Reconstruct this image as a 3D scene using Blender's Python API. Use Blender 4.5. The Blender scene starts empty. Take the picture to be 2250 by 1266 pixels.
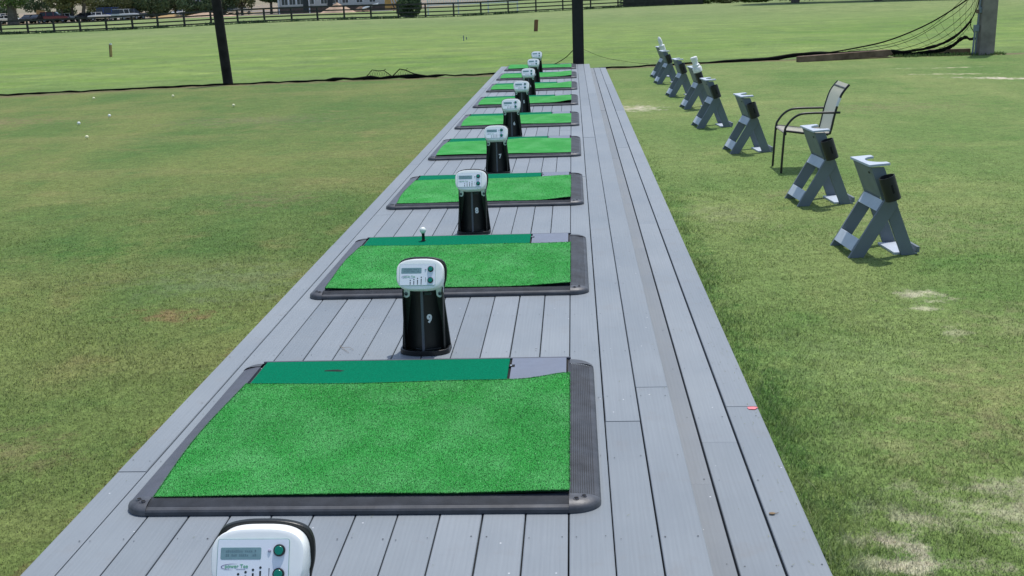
import bpy, bmesh, math, random
import numpy as np
from mathutils import Vector, Matrix
random.seed(7); rng = np.random.default_rng(11)
S = bpy.context.scene
COL = S.collection
# ------------------------------------------------------------------ camera, sky, sun, exposure
cam = bpy.data.cameras.new('camera'); camo = bpy.data.objects.new('camera', cam); COL.objects.link(camo)
fw = Vector((-0.06132381, 0.96240421, -0.26460824)); rt = Vector((0.99792326, 0.05388249, -0.03529642)); up = Vector((0.01971167, 0.26622323, 0.96370983))
M = Matrix.Identity(4)
for i in range(3):
    M[i][0] = rt[i]; M[i][1] = up[i]; M[i][2] = -fw[i]
M[0][3], M[1][3], M[2][3] = 0.0447, 0.0, 1.666
camo.matrix_world = M
cam.sensor_width = 36; cam.lens = 2350/2250*36; cam.clip_start = .05; cam.clip_end = 3000
S.camera = camo
SUN_EL = math.radians(72); SUN_AZ = math.radians(28)
W = bpy.data.worlds.new("World"); S.world = W; W.use_nodes = True
wn = W.node_tree.nodes; wl = W.node_tree.links
sky = wn.new('ShaderNodeTexSky'); sky.sky_type = 'NISHITA'; sky.sun_disc = False
sky.sun_elevation = SUN_EL; sky.sun_rotation = SUN_AZ; sky.air_density = 1.0; sky.dust_density = 1.5
bg = wn['Background']; bg.inputs[1].default_value = 0.15
wl.new(sky.outputs[0], bg.inputs[0])
sl = bpy.data.lights.new('sun', 'SUN'); sl.energy = 3.1; sl.angle = math.radians(0.7); sl.color = (1, .965, .91)
so = bpy.data.objects.new('sun', sl); COL.objects.link(so)
so.rotation_euler = Vector((-math.sin(SUN_AZ)*math.cos(SUN_EL), -math.cos(SUN_AZ)*math.cos(SUN_EL), -math.sin(SUN_EL))).to_track_quat('-Z', 'Y').to_euler()
S.view_settings.view_transform = 'Standard'; S.view_settings.look = 'None'
S.view_settings.exposure = 0.10; S.view_settings.gamma = 1
G = -0.17      # ground level; the top of the deck is z = 0
R = math.radians

# ------------------------------------------------------------------ node helpers
class NT:
    def __init__(s, name, group=False):
        if group:
            s.g = bpy.data.node_groups.new(name, 'ShaderNodeTree'); s.t = s.g
        else:
            s.m = bpy.data.materials.new(name); s.m.use_nodes = True; s.t = s.m.node_tree
            s.bsdf = s.t.nodes['Principled BSDF']; s.out = s.t.nodes['Material Output']
    def n(s, typ, ins=None, **kw):
        nd = s.t.nodes.new(typ)
        for k, v in kw.items(): setattr(nd, k, v)
        for k, v in (ins or {}).items():
            s.set(nd.inputs[k], v)
        return nd
    def set(s, sock, v):
        if isinstance(v, bpy.types.NodeSocket): s.t.links.new(v, sock)
        else:
            if isinstance(v, (tuple, list)) and len(v) == 3 and sock.type == 'RGBA': v = (*v, 1)
            sock.default_value = v
    def pos(s): return s.n('ShaderNodeNewGeometry').outputs['Position']
    def objc(s): return s.n('ShaderNodeTexCoord').outputs['Object']
    def island(s): return s.n('ShaderNodeNewGeometry').outputs['Random Per Island']
    def map(s, v, sc=(1, 1, 1), loc=(0, 0, 0), rot=(0, 0, 0)):
        return s.n('ShaderNodeMapping', {'Vector': v, 'Scale': sc, 'Location': loc, 'Rotation': rot}).outputs[0]
    def noise(s, v, scale, detail=4, rough=.55, dist=0):
        return s.n('ShaderNodeTexNoise', {'Vector': v, 'Scale': scale, 'Detail': detail, 'Roughness': rough, 'Distortion': dist}).outputs[0]
    def ramp(s, v, a, b, x=0., y=1.):
        return s.n('ShaderNodeMapRange', {'Value': v, 'From Min': a, 'From Max': b, 'To Min': x, 'To Max': y}, clamp=True).outputs[0]
    def math(s, op, a, b=0.): return s.n('ShaderNodeMath', {0: a, 1: b}, operation=op).outputs[0]
    def mix(s, f, a, b, mode='MIX'):
        nd = s.n('ShaderNodeMix', data_type='RGBA', blend_type=mode)
        s.set(nd.inputs[0], f); s.set(nd.inputs[6], a); s.set(nd.inputs[7], b); return nd.outputs[2]
    def mulc(s, c, f):
        nd = s.n('ShaderNodeVectorMath', operation='SCALE'); s.set(nd.inputs[0], c); s.set(nd.inputs['Scale'], f); return nd.outputs[0]
    def bump(s, h, strength=.5, dist=.01):
        b = s.n('ShaderNodeBump', {'Height': h, 'Strength': strength, 'Distance': dist}).outputs[0]
        s.set(s.bsdf.inputs['Normal'], b)
    def base(s, c, rough=.6, spec=.5, metal=0.):
        s.set(s.bsdf.inputs['Base Color'], c); s.set(s.bsdf.inputs['Roughness'], rough)
        s.set(s.bsdf.inputs['Specular IOR Level'], spec); s.set(s.bsdf.inputs['Metallic'], metal)
        return s.m
MAT = {}
def plain(name, c, rough=.5, spec=.5, metal=0., var=.12, scale=20, bump=0., bs=None):
    t = NT(name); v = t.objc()
    n = t.noise(v, scale, 5)
    col = t.mulc(c, t.ramp(n, .3, .7, 1-var, 1+var))
    t.base(col, t.ramp(t.noise(v, scale*.6, 3), .3, .7, max(rough-.08, .05), min(rough+.1, 1)), spec, metal)
    if bump: t.bump(t.noise(v, bs or scale*5, 4), bump, .003)
    MAT[name] = t.m; return t.m
plain('black plastic', (.012, .013, .013), .32, .5, var=.3)
plain('black body', (.013, .015, .014), .42, .4, var=.35, scale=6)
plain('ridge plastic', (.10, .11, .13), .45)
plain('white plastic', (.86, .89, .89), .38, .4, var=.02)
plain('panel white', (.80, .85, .93), .35, .4, var=.01)
plain('panel edge', (.25, .42, .38), .5)
plain('screen glass', (.20, .33, .36), .2, .5, var=.08, scale=60)
plain('screen ink', (.13, .22, .25), .3)
plain('green button', (0.0, .20, .14), .3)
plain('ink dark', (.02, .03, .035), .5)
plain('ink green', (.12, .42, .22), .5)
plain('ink violet', (.17, .15, .30), .5)
plain('lamp lens', (.45, .43, .55), .2)
plain('number white', (.85, .85, .85), .5)
plain('rubber', (.050, .056, .066), .55, .35, var=.32, scale=14, bump=.15)
plain('rubber smooth', (.075, .08, .10), .48, .5, var=.15, scale=10)
plain('rubber cap', (.07, .075, .085), .45, .5, var=.3, scale=30, bump=.15)
plain('hole black', (.006, .006, .006), .9)
plain('panel grey', (.165, .185, .235), .40, .45, var=.04)
plain('turf strip', (.0, .155, .078), .95, .06, var=.25, scale=220, bump=.3, bs=500)
plain('turf backing', (.004, .03, .012), .9, .1)
plain('stand paint', (.150, .182, .205), .55, .4, var=.10, scale=5, bump=.1)
plain('stand light', (.47, .53, .60), .5, .4, var=.05)
plain('cup black', (.018, .02, .022), .5, .4)
plain('chair frame', (.012, .013, .014), .35, .5)
plain('glint and stake white', (.75, .77, .8), .5)
plain('golf white', (.82, .84, .82), .35, bump=.5, bs=400)
plain('golf yellow', (.80, .78, .50), .4)
plain('pole wood', (.022, .021, .021), .85, .2, var=.5, scale=4, bump=.6)
plain('pole steel', (.006, .007, .009), .5, .4)
plain('net black', (.006, .007, .006), .9, .1)
plain('fence paint', (.046, .048, .048), .8, .2, var=.3, scale=2)
plain('timber brown', (.17, .12, .09), .9, .1, var=.4, scale=4, bump=.5)
plain('post concrete', (.25, .225, .20), .9, .2, var=.28, scale=3, bump=.5)
plain('conduit', (.20, .24, .28), .5, .4)
plain('stake brown', (.20, .10, .055), .8)
plain('stake tan', (.42, .28, .12), .8)
plain('red cloth', (.80, .22, .24), .7)
plain('dry leaf', (.25, .18, .11), .9, .1)
plain('siding', (.58, .58, .57), .7, .2, var=.06)
plain('brick', (.13, .10, .085), .9, .1, var=.25, scale=3)
plain('roof', (.09, .085, .085), .9, .1)
plain('window frame', (.75, .76, .78), .5)
plain('window glass', (.05, .065, .08), .15, .6)
plain('tan wall', (.38, .30, .26), .8)
plain('sand pile', (.50, .36, .26), .95, .1, var=.2, scale=1)
plain('new lumber', (.60, .33, .14), .8, .1, var=.15)
plain('car glass', (.02, .025, .03), .12, .6)
plain('tyre', (.015, .015, .016), .8)
plain('trunk bark', (.13, .115, .10), .95, .1, var=.35, scale=2, bump=.6)
for nm, c in [('white', (.75, .77, .78)), ('black', (.015, .016, .02)), ('blue', (.02, .06, .26)), ('red', (.22, .03, .04)), ('silver', (.48, .52, .57)), ('grey', (.13, .14, .17))]:
    plain('car '+nm, c, .25, .6, var=.02)
def foliage(name, a, b, tr=.25):
    t = NT(name); r = t.island(); n = t.noise(t.pos(), .8, 3)
    f = t.math('ADD', t.math('MULTIPLY', r, .6), t.math('MULTIPLY', n, .6)); col = t.mix(t.ramp(f, .2, .9), a, b)
    t.base(col, .6, .25)
    tl = t.n('ShaderNodeBsdfTranslucent', {'Color': col}); mx = t.n('ShaderNodeMixShader', {0: tr})
    t.t.links.new(t.bsdf.outputs[0], mx.inputs[1]); t.t.links.new(tl.outputs[0], mx.inputs[2]); t.t.links.new(mx.outputs[0], t.out.inputs[0])
    MAT[name] = t.m
foliage('leaf dark', (.05, .095, .05), (.15, .21, .10)); foliage('leaf olive', (.12, .15, .06), (.30, .31, .14)); foliage('leaf bright', (.05, .10, .03), (.18, .26, .08))
# sling fabric
t = NT('sling fabric'); v = t.objc()
w1 = t.n('ShaderNodeTexWave', {'Vector': v, 'Scale': 120., 'Distortion': 0.}, bands_direction='X').outputs[1]
w2 = t.n('ShaderNodeTexWave', {'Vector': v, 'Scale': 120., 'Distortion': 0.}, bands_direction='Y').outputs[1]
t.base(t.mulc((.80, .75, .70), t.ramp(t.math('MULTIPLY', w1, w2), 0, 1, .85, 1.05)), .85, .2); t.bump(t.math('ADD', w1, w2), .3, .001); tl = t.n('ShaderNodeBsdfTranslucent', {'Color': (.80, .75, .70, 1)}); mx = t.n('ShaderNodeMixShader', {0: .5}); t.t.links.new(t.bsdf.outputs[0], mx.inputs[1]); t.t.links.new(tl.outputs[0], mx.inputs[2]); t.t.links.new(mx.outputs[0], t.out.inputs[0]); MAT['sling'] = t.m
# golf turf
t = NT('golf turf'); v = t.objc(); r = t.island()
n1 = t.noise(v, 330, 3, .7); n2 = t.noise(v, 5, 4); n3 = t.noise(v, 90, 3, .6)
col = t.mix(t.ramp(n1, .32, .68), (.014, .165, .024), (.058, .38, .080))
col = t.mix(t.ramp(n3, .60, .72, 0, .35), col, (.12, .42, .15))
col = t.mix(t.ramp(n2, .42, .70, 0, .38), col, (.14, .42, .16))
col = t.mix(t.ramp(r, .84, .95, 0, .7), col, (.32, .66, .34))
col = t.mulc(col, t.ramp(t.noise(v, 2.2, 3), .3, .7, .9, 1.1))
spk = t.n('ShaderNodeTexVoronoi', {'Vector': v, 'Scale': 38.}).outputs[0]
col = t.mix(t.ramp(spk, .075, .045, 0, .75), col, (.45, .62, .42))
t.base(col, .85, .12); t.bump(n1, .5, .003); upn = t.n('ShaderNodeVectorMath', {0: t.n('ShaderNodeVectorMath', {0: t.bsdf.inputs['Normal'].links[0].from_socket, 1: (0, 0, 2.2)}, operation='ADD').outputs[0]}, operation='NORMALIZE').outputs[0]; t.set(t.bsdf.inputs['Normal'], upn); MAT['golf turf'] = t.m
# deck paint, weathered and grained
def deck_mat(name, c, c2, dirt):
    t = NT(name); p = t.pos(); r = t.island()
    off = t.n('ShaderNodeCombineXYZ', {'X': t.math('MULTIPLY', r, 37.), 'Y': t.math('MULTIPLY', r, 91.)}).outputs[0]
    vv = t.n('ShaderNodeVectorMath', {0: p, 1: off}, operation='ADD').outputs[0]
    g = t.noise(t.map(vv, (95, 2.2, 1)), 1., 5, .6, .6)
    cath = t.noise(t.map(vv, (22, .8, 1)), 1., 3, .5, 1.2)
    rings = t.n('ShaderNodeTexWave', {'Vector': t.map(vv, (9, .55, 1)), 'Scale': 2.2, 'Distortion': 6., 'Detail': 3., 'Detail Scale': 1.2}, bands_direction='X').outputs[1]
    big = t.noise(vv, 1.3, 5, .6); med = t.noise(vv, 7, 5, .65)
    col = t.mix(t.ramp(r, 0, 1), c, c2)
    col = t.mulc(col, t.ramp(g, .3, .7, .96, 1.035)); col = t.mulc(col, t.ramp(rings, 0, 1, .98, 1.015))
    col = t.mulc(col, t.ramp(big, .3, .7, .92, 1.07))
    col = t.mix(t.ramp(med, .56, .78, 0, dirt), col, (.20, .185, .17))
    spk = t.n('ShaderNodeTexVoronoi', {'Vector': vv, 'Scale': 9.}).outputs[0]
    col = t.mix(t.ramp(spk, .035, .02, 0, .8), col, (.68, .70, .72))
    sp2 = t.n('ShaderNodeTexVoronoi', {'Vector': t.map(vv, (1, 1, 1), (3.3, 1.7, 0)), 'Scale': 4.}).outputs[0]
    col = t.mix(t.ramp(sp2, .03, .018, 0, .8), col, (.07, .06, .055))
    scr = t.noise(t.map(vv, (60, 14, 1), rot=(0, 0, .5)), 1., 4, .7); scm = t.noise(vv, 2.1, 3)
    col = t.mix(t.math('MULTIPLY', t.ramp(scr, .68, .74, 0, .6), t.ramp(scm, .55, .65)), col, (.55, .58, .62))
    t.base(col, t.ramp(big, .3, .7, .42, .62), .45)
    t.bump(t.math('ADD', t.math('ADD', t.math('MULTIPLY', g, .6), t.math('MULTIPLY', rings, .35)), t.math('MULTIPLY', cath, .3)), .22, .0018)
    MAT[name] = t.m
deck_mat('deck paint', (.204, .233, .256), (.244, .274, .298), .30)
deck_mat('deck worn', (.186, .206, .220), (.200, .218, .232), .15)
plain('nail', (.075, .08, .085), .8)
plain('deck dark', (.02, .021, .023), .9, .1)

# ------------------------------------------------------------------ lawn colour shared by the ground and its blades
g = NT('lawn colour', True)
g.g.interface.new_socket('Color', in_out='OUTPUT', socket_type='NodeSocketColor')
go = g.n('NodeGroupOutput')
p = g.pos(); sp = g.n('ShaderNodeSeparateXYZ', {0: p}); X, Y = sp.outputs[0], sp.outputs[1]
wob = g.noise(p, .9, 4); wob2 = g.noise(p, 6.5, 3, .6)
big = g.noise(g.map(p, (.5, .22, 1), rot=(0, 0, .5)), 1., 4, .6); mid = g.noise(p, 1.6, 6, .62); fine = g.noise(p, 9, 6, .7); vf = g.noise(p, 60, 4, .7)
strk = g.noise(g.map(p, (.18, .75, 1), rot=(0, 0, .12)), 1., 5, .6)
left = g.mix(g.ramp(big, .38, .64), (.080, .142, .036), (.140, .175, .052))
left = g.mix(g.ramp(strk, .50, .68, 0, .5), left, (.178, .185, .068))
left = g.mix(g.ramp(mid, .57, .78, 0, .7), left, (.205, .185, .075))
left = g.mix(g.ramp(mid, .44, .26, 0, .6), left, (.065, .14, .035))
right = g.mix(g.ramp(big, .36, .66), (.105, .176, .046), (.172, .220, .072))
right = g.mix(g.ramp(strk, .52, .70, 0, .5), right, (.225, .25, .09))
right = g.mix(g.ramp(mid, .60, .80, 0, .5), right, (.27, .26, .11))
right = g.mix(g.ramp(mid, .44, .28, 0, .6), right, (.075, .165, .034))
c = g.mix(g.ramp(X, -.3, .3), left, right)
def spot(c, x, y, rx, ry, colr, amt, rot=0, th=.45):
    v = g.map(p, (1, 1, 0)); v = g.n('ShaderNodeVectorMath', {0: v, 1: (x, y, 0)}, operation='SUBTRACT').outputs[0]
    if rot: v = g.map(v, rot=(0, 0, rot))
    v = g.map(v, (1/rx, 1/ry, 0)); d = g.n('ShaderNodeVectorMath', {0: v}, operation='LENGTH').outputs['Value']
    e = g.math('ADD', g.math('ADD', d, g.math('MULTIPLY', g.math('SUBTRACT', wob2, .47), 4.2)), g.math('ADD', g.math('MULTIPLY', g.math('SUBTRACT', fine, .5), 2.2), g.math('MULTIPLY', g.math('SUBTRACT', vf, .5), 2.2)))
    return g.mix(g.ramp(e, 1.15, .1, 0, amt), c, colr)
PALE = (.46, .44, .30); SAND = (.60, .52, .42); BRN = (.20, .14, .065); LUSH = (.045, .13, .025)
for a in [(2.08, 6.32, .16, .14, PALE, .8), (2.02, 6.05, .12, .06, PALE, .7), (2.05, 5.6, .12, .08, PALE, .45), (1.55, 3.54, .42, .20, PALE, .62), (1.08, 3.33, .17, .09, SAND, .7), (1.10, 3.18, .24, .07, SAND, .65), (1.9, 3.7, .3, .2, PALE, .45), (1.35, 4.1, .3, .25, (.26, .26, .12), .5), (2.6, 5.6, .5, .5, (.25, .26, .12), .5), (1.5, 5.1, .5, .6, (.20, .27, .10), .5), (2.7, 8.2, .8, .7, (.22, .24, .10), .5),
          (1.7, 3.40, .28, .05, PALE, .7), (1.22, 3.5, .18, .04, PALE, .5), (2.0, 4.7, .5, .45, (.24, .24, .10), .6), (1.9, 4.2, .3, .3, (.22, .22, .10), .6), (1.06, 17.4, .35, .5, SAND, .7), (2.07, 9.7, .3, .25, (.24, .22, .11), .5),
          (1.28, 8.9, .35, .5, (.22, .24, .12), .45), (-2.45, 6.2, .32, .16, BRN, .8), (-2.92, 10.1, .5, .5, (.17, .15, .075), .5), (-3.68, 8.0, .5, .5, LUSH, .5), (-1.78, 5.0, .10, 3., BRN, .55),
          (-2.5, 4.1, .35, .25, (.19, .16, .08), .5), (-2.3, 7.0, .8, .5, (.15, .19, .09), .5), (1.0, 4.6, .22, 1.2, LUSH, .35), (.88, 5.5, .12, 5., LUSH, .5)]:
    c = spot(c, *a)
for a in [(8.05, 20.8, .9, .22, SAND, .95, .65), (8.9, 20.2, .9, .25, SAND, .95, .65), (7.5, 22.1, .7, .12, (.55, .50, .33), .9, .3), (8.1, 23.7, .7, .1, (.5, .45, .3), .8), (7.1, 23.9, .6, .08, (.45, .45, .25), .6),
          (4.6, 16.5, 1.6, .7, (.2, .19, .09), .5), (-10.8, 18.2, 2.2, .9, (.19, .16, .08), .8), (-9.5, 13.2, 2, 1.2, (.15, .15, .07), .6), (-5.2, 17.3, 1.6, .8, (.16, .16, .08), .6)]:
    c = spot(c, *a)
# rougher, brighter field beyond the net line
netl = g.n('ShaderNodeFloatCurve', {'Value': g.ramp(X, -20., 20.)})
cv = netl.mapping.curves[0]
def ncv(x): return np.interp(x, [-22, -13, -10.6, -8.1, -3, .9, 3.1, 5.1, 9, 12, 20], [22.8, 24.1, 24.7, 25.35, 25.65, 26.7, 27.4, 27.9, 27.7, 27.4, 27.2])
cv.points[0].location = (0, (ncv(-20)-20)/10); cv.points[1].location = (1, (ncv(20)-20)/10)
for x in (-13, -8.1, -3, .9, 5.1, 9): cv.points.new((x+20)/40, (ncv(x)-20)/10)
netl.mapping.update()
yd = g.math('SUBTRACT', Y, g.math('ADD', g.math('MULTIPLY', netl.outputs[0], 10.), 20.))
fs = g.noise(g.map(p, (.07, .22, 1), rot=(0, 0, .15)), 1., 5, .65); fs2 = g.noise(g.map(p, (.45, .8, 1)), 1., 5, .7)
field = g.mix(g.ramp(fs, .34, .66), (.118, .212, .040), (.210, .285, .078))
field = g.mix(g.ramp(fs2, .55, .75, 0, .5), field, (.245, .325, .075))
field = g.mix(g.ramp(fs2, .45, .30, 0, .55), field, (.095, .165, .045))
field = g.mix(g.ramp(g.noise(g.map(p, (.35, .5, 1)), 1., 6, .75), .52, .68, 0, .6), field, (.27, .33, .10))
far = g.mix(g.ramp(g.noise(g.map(p, (.03, .07, 1)), 1., 4), .35, .65), (.165, .228, .078), (.220, .262, .104))
field = g.mix(g.ramp(Y, 45, 85), field, far)  # field pales with distance: haze put into the colour
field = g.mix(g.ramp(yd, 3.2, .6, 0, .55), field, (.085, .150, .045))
field = g.mulc(g.mix(g.ramp(g.noise(g.map(p, (1, 1.3, 1)), .55, 6, .7), .42, .62, 0, .75), field, (.125, .185, .062)), g.ramp(g.noise(p, 1.3, 6, .75), .3, .7, .80, 1.12))
dirt = g.ramp(g.math('ADD', g.math('ABSOLUTE', g.math('ADD', yd, .15)), g.math('MULTIPLY', g.math('SUBTRACT', wob, .5), .8)), .38, .1, 0, .75)
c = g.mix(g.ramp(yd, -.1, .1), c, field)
c = g.mix(dirt, c, (.16, .12, .075))
lot = g.math('MULTIPLY', g.ramp(Y, 172, 178), g.ramp(g.math('ADD', X, g.math('MULTIPLY', Y, .0)), -20, -30))
c = g.mix(lot, c, g.mix(g.ramp(g.noise(p, .08, 3), .45, .6), (.14, .14, .14), (.40, .30, .17)))
c = g.mulc(c, g.ramp(fine, .3, .7, .80, 1.2)); c = g.mulc(c, g.ramp(vf, .3, .7, .62, 1.35)); c = g.mulc(c, g.ramp(g.noise(g.map(p, (1, .8, 1)), 24, 3, .6), .32, .68, .82, 1.18))
g.t.links.new(c, go.inputs[0])

t = NT('lawn ground'); gn = t.n('ShaderNodeGroup'); gn.node_tree = g.g
pp = t.pos(); n1 = t.noise(pp, 45, 5, .7); n2 = t.noise(t.map(pp, (1, 1.0, 1)), 6, 6, .7); n3 = t.noise(pp, 1.2, 5, .6)
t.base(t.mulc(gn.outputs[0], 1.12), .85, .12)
hh = t.math('ADD', t.math('ADD', t.math('MULTIPLY', n1, .35), t.math('MULTIPLY', n2, .8)), t.math('MULTIPLY', n3, 1.6))
t.bump(hh, .55, .05); MAT['ground'] = t.m
t = NT('lawn blades'); gn = t.n('ShaderNodeGroup'); gn.node_tree = g.g
r = t.island(); gm = t.n('ShaderNodeNewGeometry').outputs['Normal']; t.set(t.bsdf.inputs['Normal'], t.n('ShaderNodeVectorMath', {0: t.n('ShaderNodeVectorMath', {0: gm, 1: (0, 0, 1.6)}, operation='ADD').outputs[0]}, operation='NORMALIZE').outputs[0]); col = t.mulc(gn.outputs[0], t.ramp(r, 0, 1, .95, 1.95)); col = t.mix(t.ramp(r, .93, .99, 0, .6), col, (.42, .42, .24))
t.base(col, .55, .25); tl = t.n('ShaderNodeBsdfTranslucent', {'Color': t.mulc(col, 1.1)}); mx = t.n('ShaderNodeMixShader', {0: .5})
t.t.links.new(t.bsdf.outputs[0], mx.inputs[1]); t.t.links.new(tl.outputs[0], mx.inputs[2]); t.t.links.new(mx.outputs[0], t.out.inputs[0]); MAT['blades'] = t.m

# ------------------------------------------------------------------ mesh helpers
class MB:
    def __init__(s): s.v = []; s.f = []; s.m = []; s.mi = 0
    def add(s, vs, fs, T=None):
        o = len(s.v)
        for p in vs:
            p = Vector(p); s.v.append(tuple(T @ p) if T else tuple(p))
        for f in fs: s.f.append([o+i for i in f]); s.m.append(s.mi)
        return s
    def box(s, x0, x1, y0, y1, z0, z1, T=None):
        return s.add([(x0, y0, z0), (x1, y0, z0), (x1, y1, z0), (x0, y1, z0), (x0, y0, z1), (x1, y0, z1), (x1, y1, z1), (x0, y1, z1)],
              [(0, 3, 2, 1), (4, 5, 6, 7), (0, 1, 5, 4), (1, 2, 6, 5), (2, 3, 7, 6), (3, 0, 4, 7)], T)
    def prism(s, poly, a, b, plane='xz', T=None):
        def P(u, w, d): return {'xz': (u, d, w), 'xy': (u, w, d), 'yz': (d, u, w)}[plane]
        n = len(poly); vs = [P(u, w, a) for u, w in poly]+[P(u, w, b) for u, w in poly]
        fs = [list(range(n))[::-1], list(range(n, 2*n))]+[(i, (i+1) % n, n+(i+1) % n, n+i) for i in range(n)]
        return s.add(vs, fs, T)
    def loft(s, rings, cap=True, T=None):
        n = len(rings[0]); vs = [p for r in rings for p in r]; fs = []
        for k in range(len(rings)-1):
            for i in range(n): fs.append((k*n+i, k*n+(i+1) % n, (k+1)*n+(i+1) % n, (k+1)*n+i))
        if cap: fs += [list(range(n))[::-1], [(len(rings)-1)*n+i for i in range(n)]]
        return s.add(vs, fs, T)
    def tube(s, pts, r, n=8, cap=True):
        pts = [Vector(p) for p in pts]; rings = []; rr = r if isinstance(r, (list, tuple)) else [r]*len(pts)
        prev = None
        for i, p in enumerate(pts):
            d = (pts[min(i+1, len(pts)-1)]-pts[max(i-1, 0)]).normalized()
            a = Vector((0, 0, 1)) if abs(d.z) < .9 else Vector((1, 0, 0))
            if prev is not None: a = prev
            u = (a-d*a.dot(d)).normalized(); w = d.cross(u); prev = u
            rings.append([p+(u*math.cos(2*math.pi*k/n)+w*math.sin(2*math.pi*k/n))*rr[i] for k in range(n)])
        return s.loft(rings, cap)
    def lathe(s, prof, c=(0, 0, 0), axis=(0, 0, 1), n=20, cap=True):
        q = Vector(axis).to_track_quat('Z', 'Y').to_matrix(); c = Vector(c)
        return s.loft([[c+q @ Vector((r*math.cos(2*math.pi*k/n), r*math.sin(2*math.pi*k/n), z)) for k in range(n)] for r, z in prof], cap)
    def build(s, name, mats, parent=None, smooth=False, bevel=0., fix=True):
        me = bpy.data.meshes.new(name); me.from_pydata(s.v, [], s.f)
        for m in (mats if isinstance(mats, (list, tuple)) else [mats]): me.materials.append(MAT[m])
        me.polygons.foreach_set('material_index', s.m)
        if fix:
            b = bmesh.new(); b.from_mesh(me); bmesh.ops.recalc_face_normals(b, faces=b.faces); b.to_mesh(me); b.free()
        if smooth:
            me.polygons.foreach_set('use_smooth', [True]*len(me.polygons))
            try: me.set_sharp_from_angle(angle=R(38))
            except Exception: pass
        me.update()
        o = bpy.data.objects.new(name, me); COL.objects.link(o)
        if parent: o.parent = parent
        if bevel:
            bv = o.modifiers.new('bevel', 'BEVEL'); bv.width = bevel; bv.segments = 2; bv.limit_method = 'ANGLE'; bv.angle_limit = R(40)
        return o
def tag(o, label=None, cat=None, group=None, kind=None):
    for k, v in (('label', label), ('category', cat), ('group', group), ('kind', kind)):
        if v: o[k] = v
    return o
def empty(name, loc, rz=0, label=None, cat=None, group=None):
    o = bpy.data.objects.new(name, None); COL.objects.link(o); o.location = loc; o.rotation_euler = (0, 0, rz); o.empty_display_size = .1
    return tag(o, label, cat, group)
def copy_tree(o, parent=None):
    c = o.copy(); COL.objects.link(c)
    if parent: c.parent = parent
    for ch in [x for x in bpy.data.objects if x.parent == o]: copy_tree(ch, c)
    return c
def sm(a, b, x):
    x = min(max((x-a)/(b-a), 0), 1); return x*x*(3-2*x)
def smoothpath(pts, n=5):
    P = [Vector(p) for p in pts]; out = []
    for i in range(len(P)-1):
        p0, p1, p2, p3 = P[max(i-1, 0)], P[i], P[i+1], P[min(i+2, len(P)-1)]
        for k in range(n):
            t_ = k/n; out.append(.5*((2*p1)+(-p0+p2)*t_+(2*p0-5*p1+4*p2-p3)*t_*t_+(-p0+3*p1-3*p2+p3)*t_**3))
    return out+[P[-1]]
def text_mesh(name, body, size, mat, parent, T, off=0., ext=.0006):
    cu = bpy.data.curves.new(name, 'FONT'); cu.body = body; cu.size = size; cu.align_x = 'CENTER'; cu.align_y = 'CENTER'; cu.offset = off; cu.extrude = ext; cu.resolution_u = 4
    tmp = bpy.data.objects.new('tmp', cu); COL.objects.link(tmp)
    me = bpy.data.meshes.new_from_object(tmp.evaluated_get(bpy.context.evaluated_depsgraph_get())); bpy.data.objects.remove(tmp)
    me.name = name; me.transform(T); me.materials.clear(); me.materials.append(MAT[mat])
    o = bpy.data.objects.new(name, me); COL.objects.link(o); o.parent = parent; return o

# ------------------------------------------------------------------ ground
gx = np.concatenate([[-1500, -700, -350, -200, -120], np.linspace(-80, 60, 141), [100, 200, 400, 800, 1500]])
gy = np.concatenate([[-1200, -400, -100, -30], np.linspace(-8, 140, 149), [170, 220, 300, 500, 900, 2000]])
b = MB(); nx = len(gx); ny = len(gy)
def gz(x, y):
    if y < 32 and abs(x) < 14: return G
    w = sm(30, 45, y)
    return G+w*(.10*math.sin(x*.13+y*.05)+.08*math.sin(y*.21+x*.04+1))*sm(150, 80, y)
b.v = [(x, y, gz(x, y)) for y in gy for x in gx]
b.f = [(j*nx+i, j*nx+i+1, (j+1)*nx+i+1, (j+1)*nx+i) for j in range(ny-1) for i in range(nx-1)]; b.m = [0]*len(b.f)
tag(b.build('ground', 'ground', smooth=True, fix=False), kind='structure')

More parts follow.
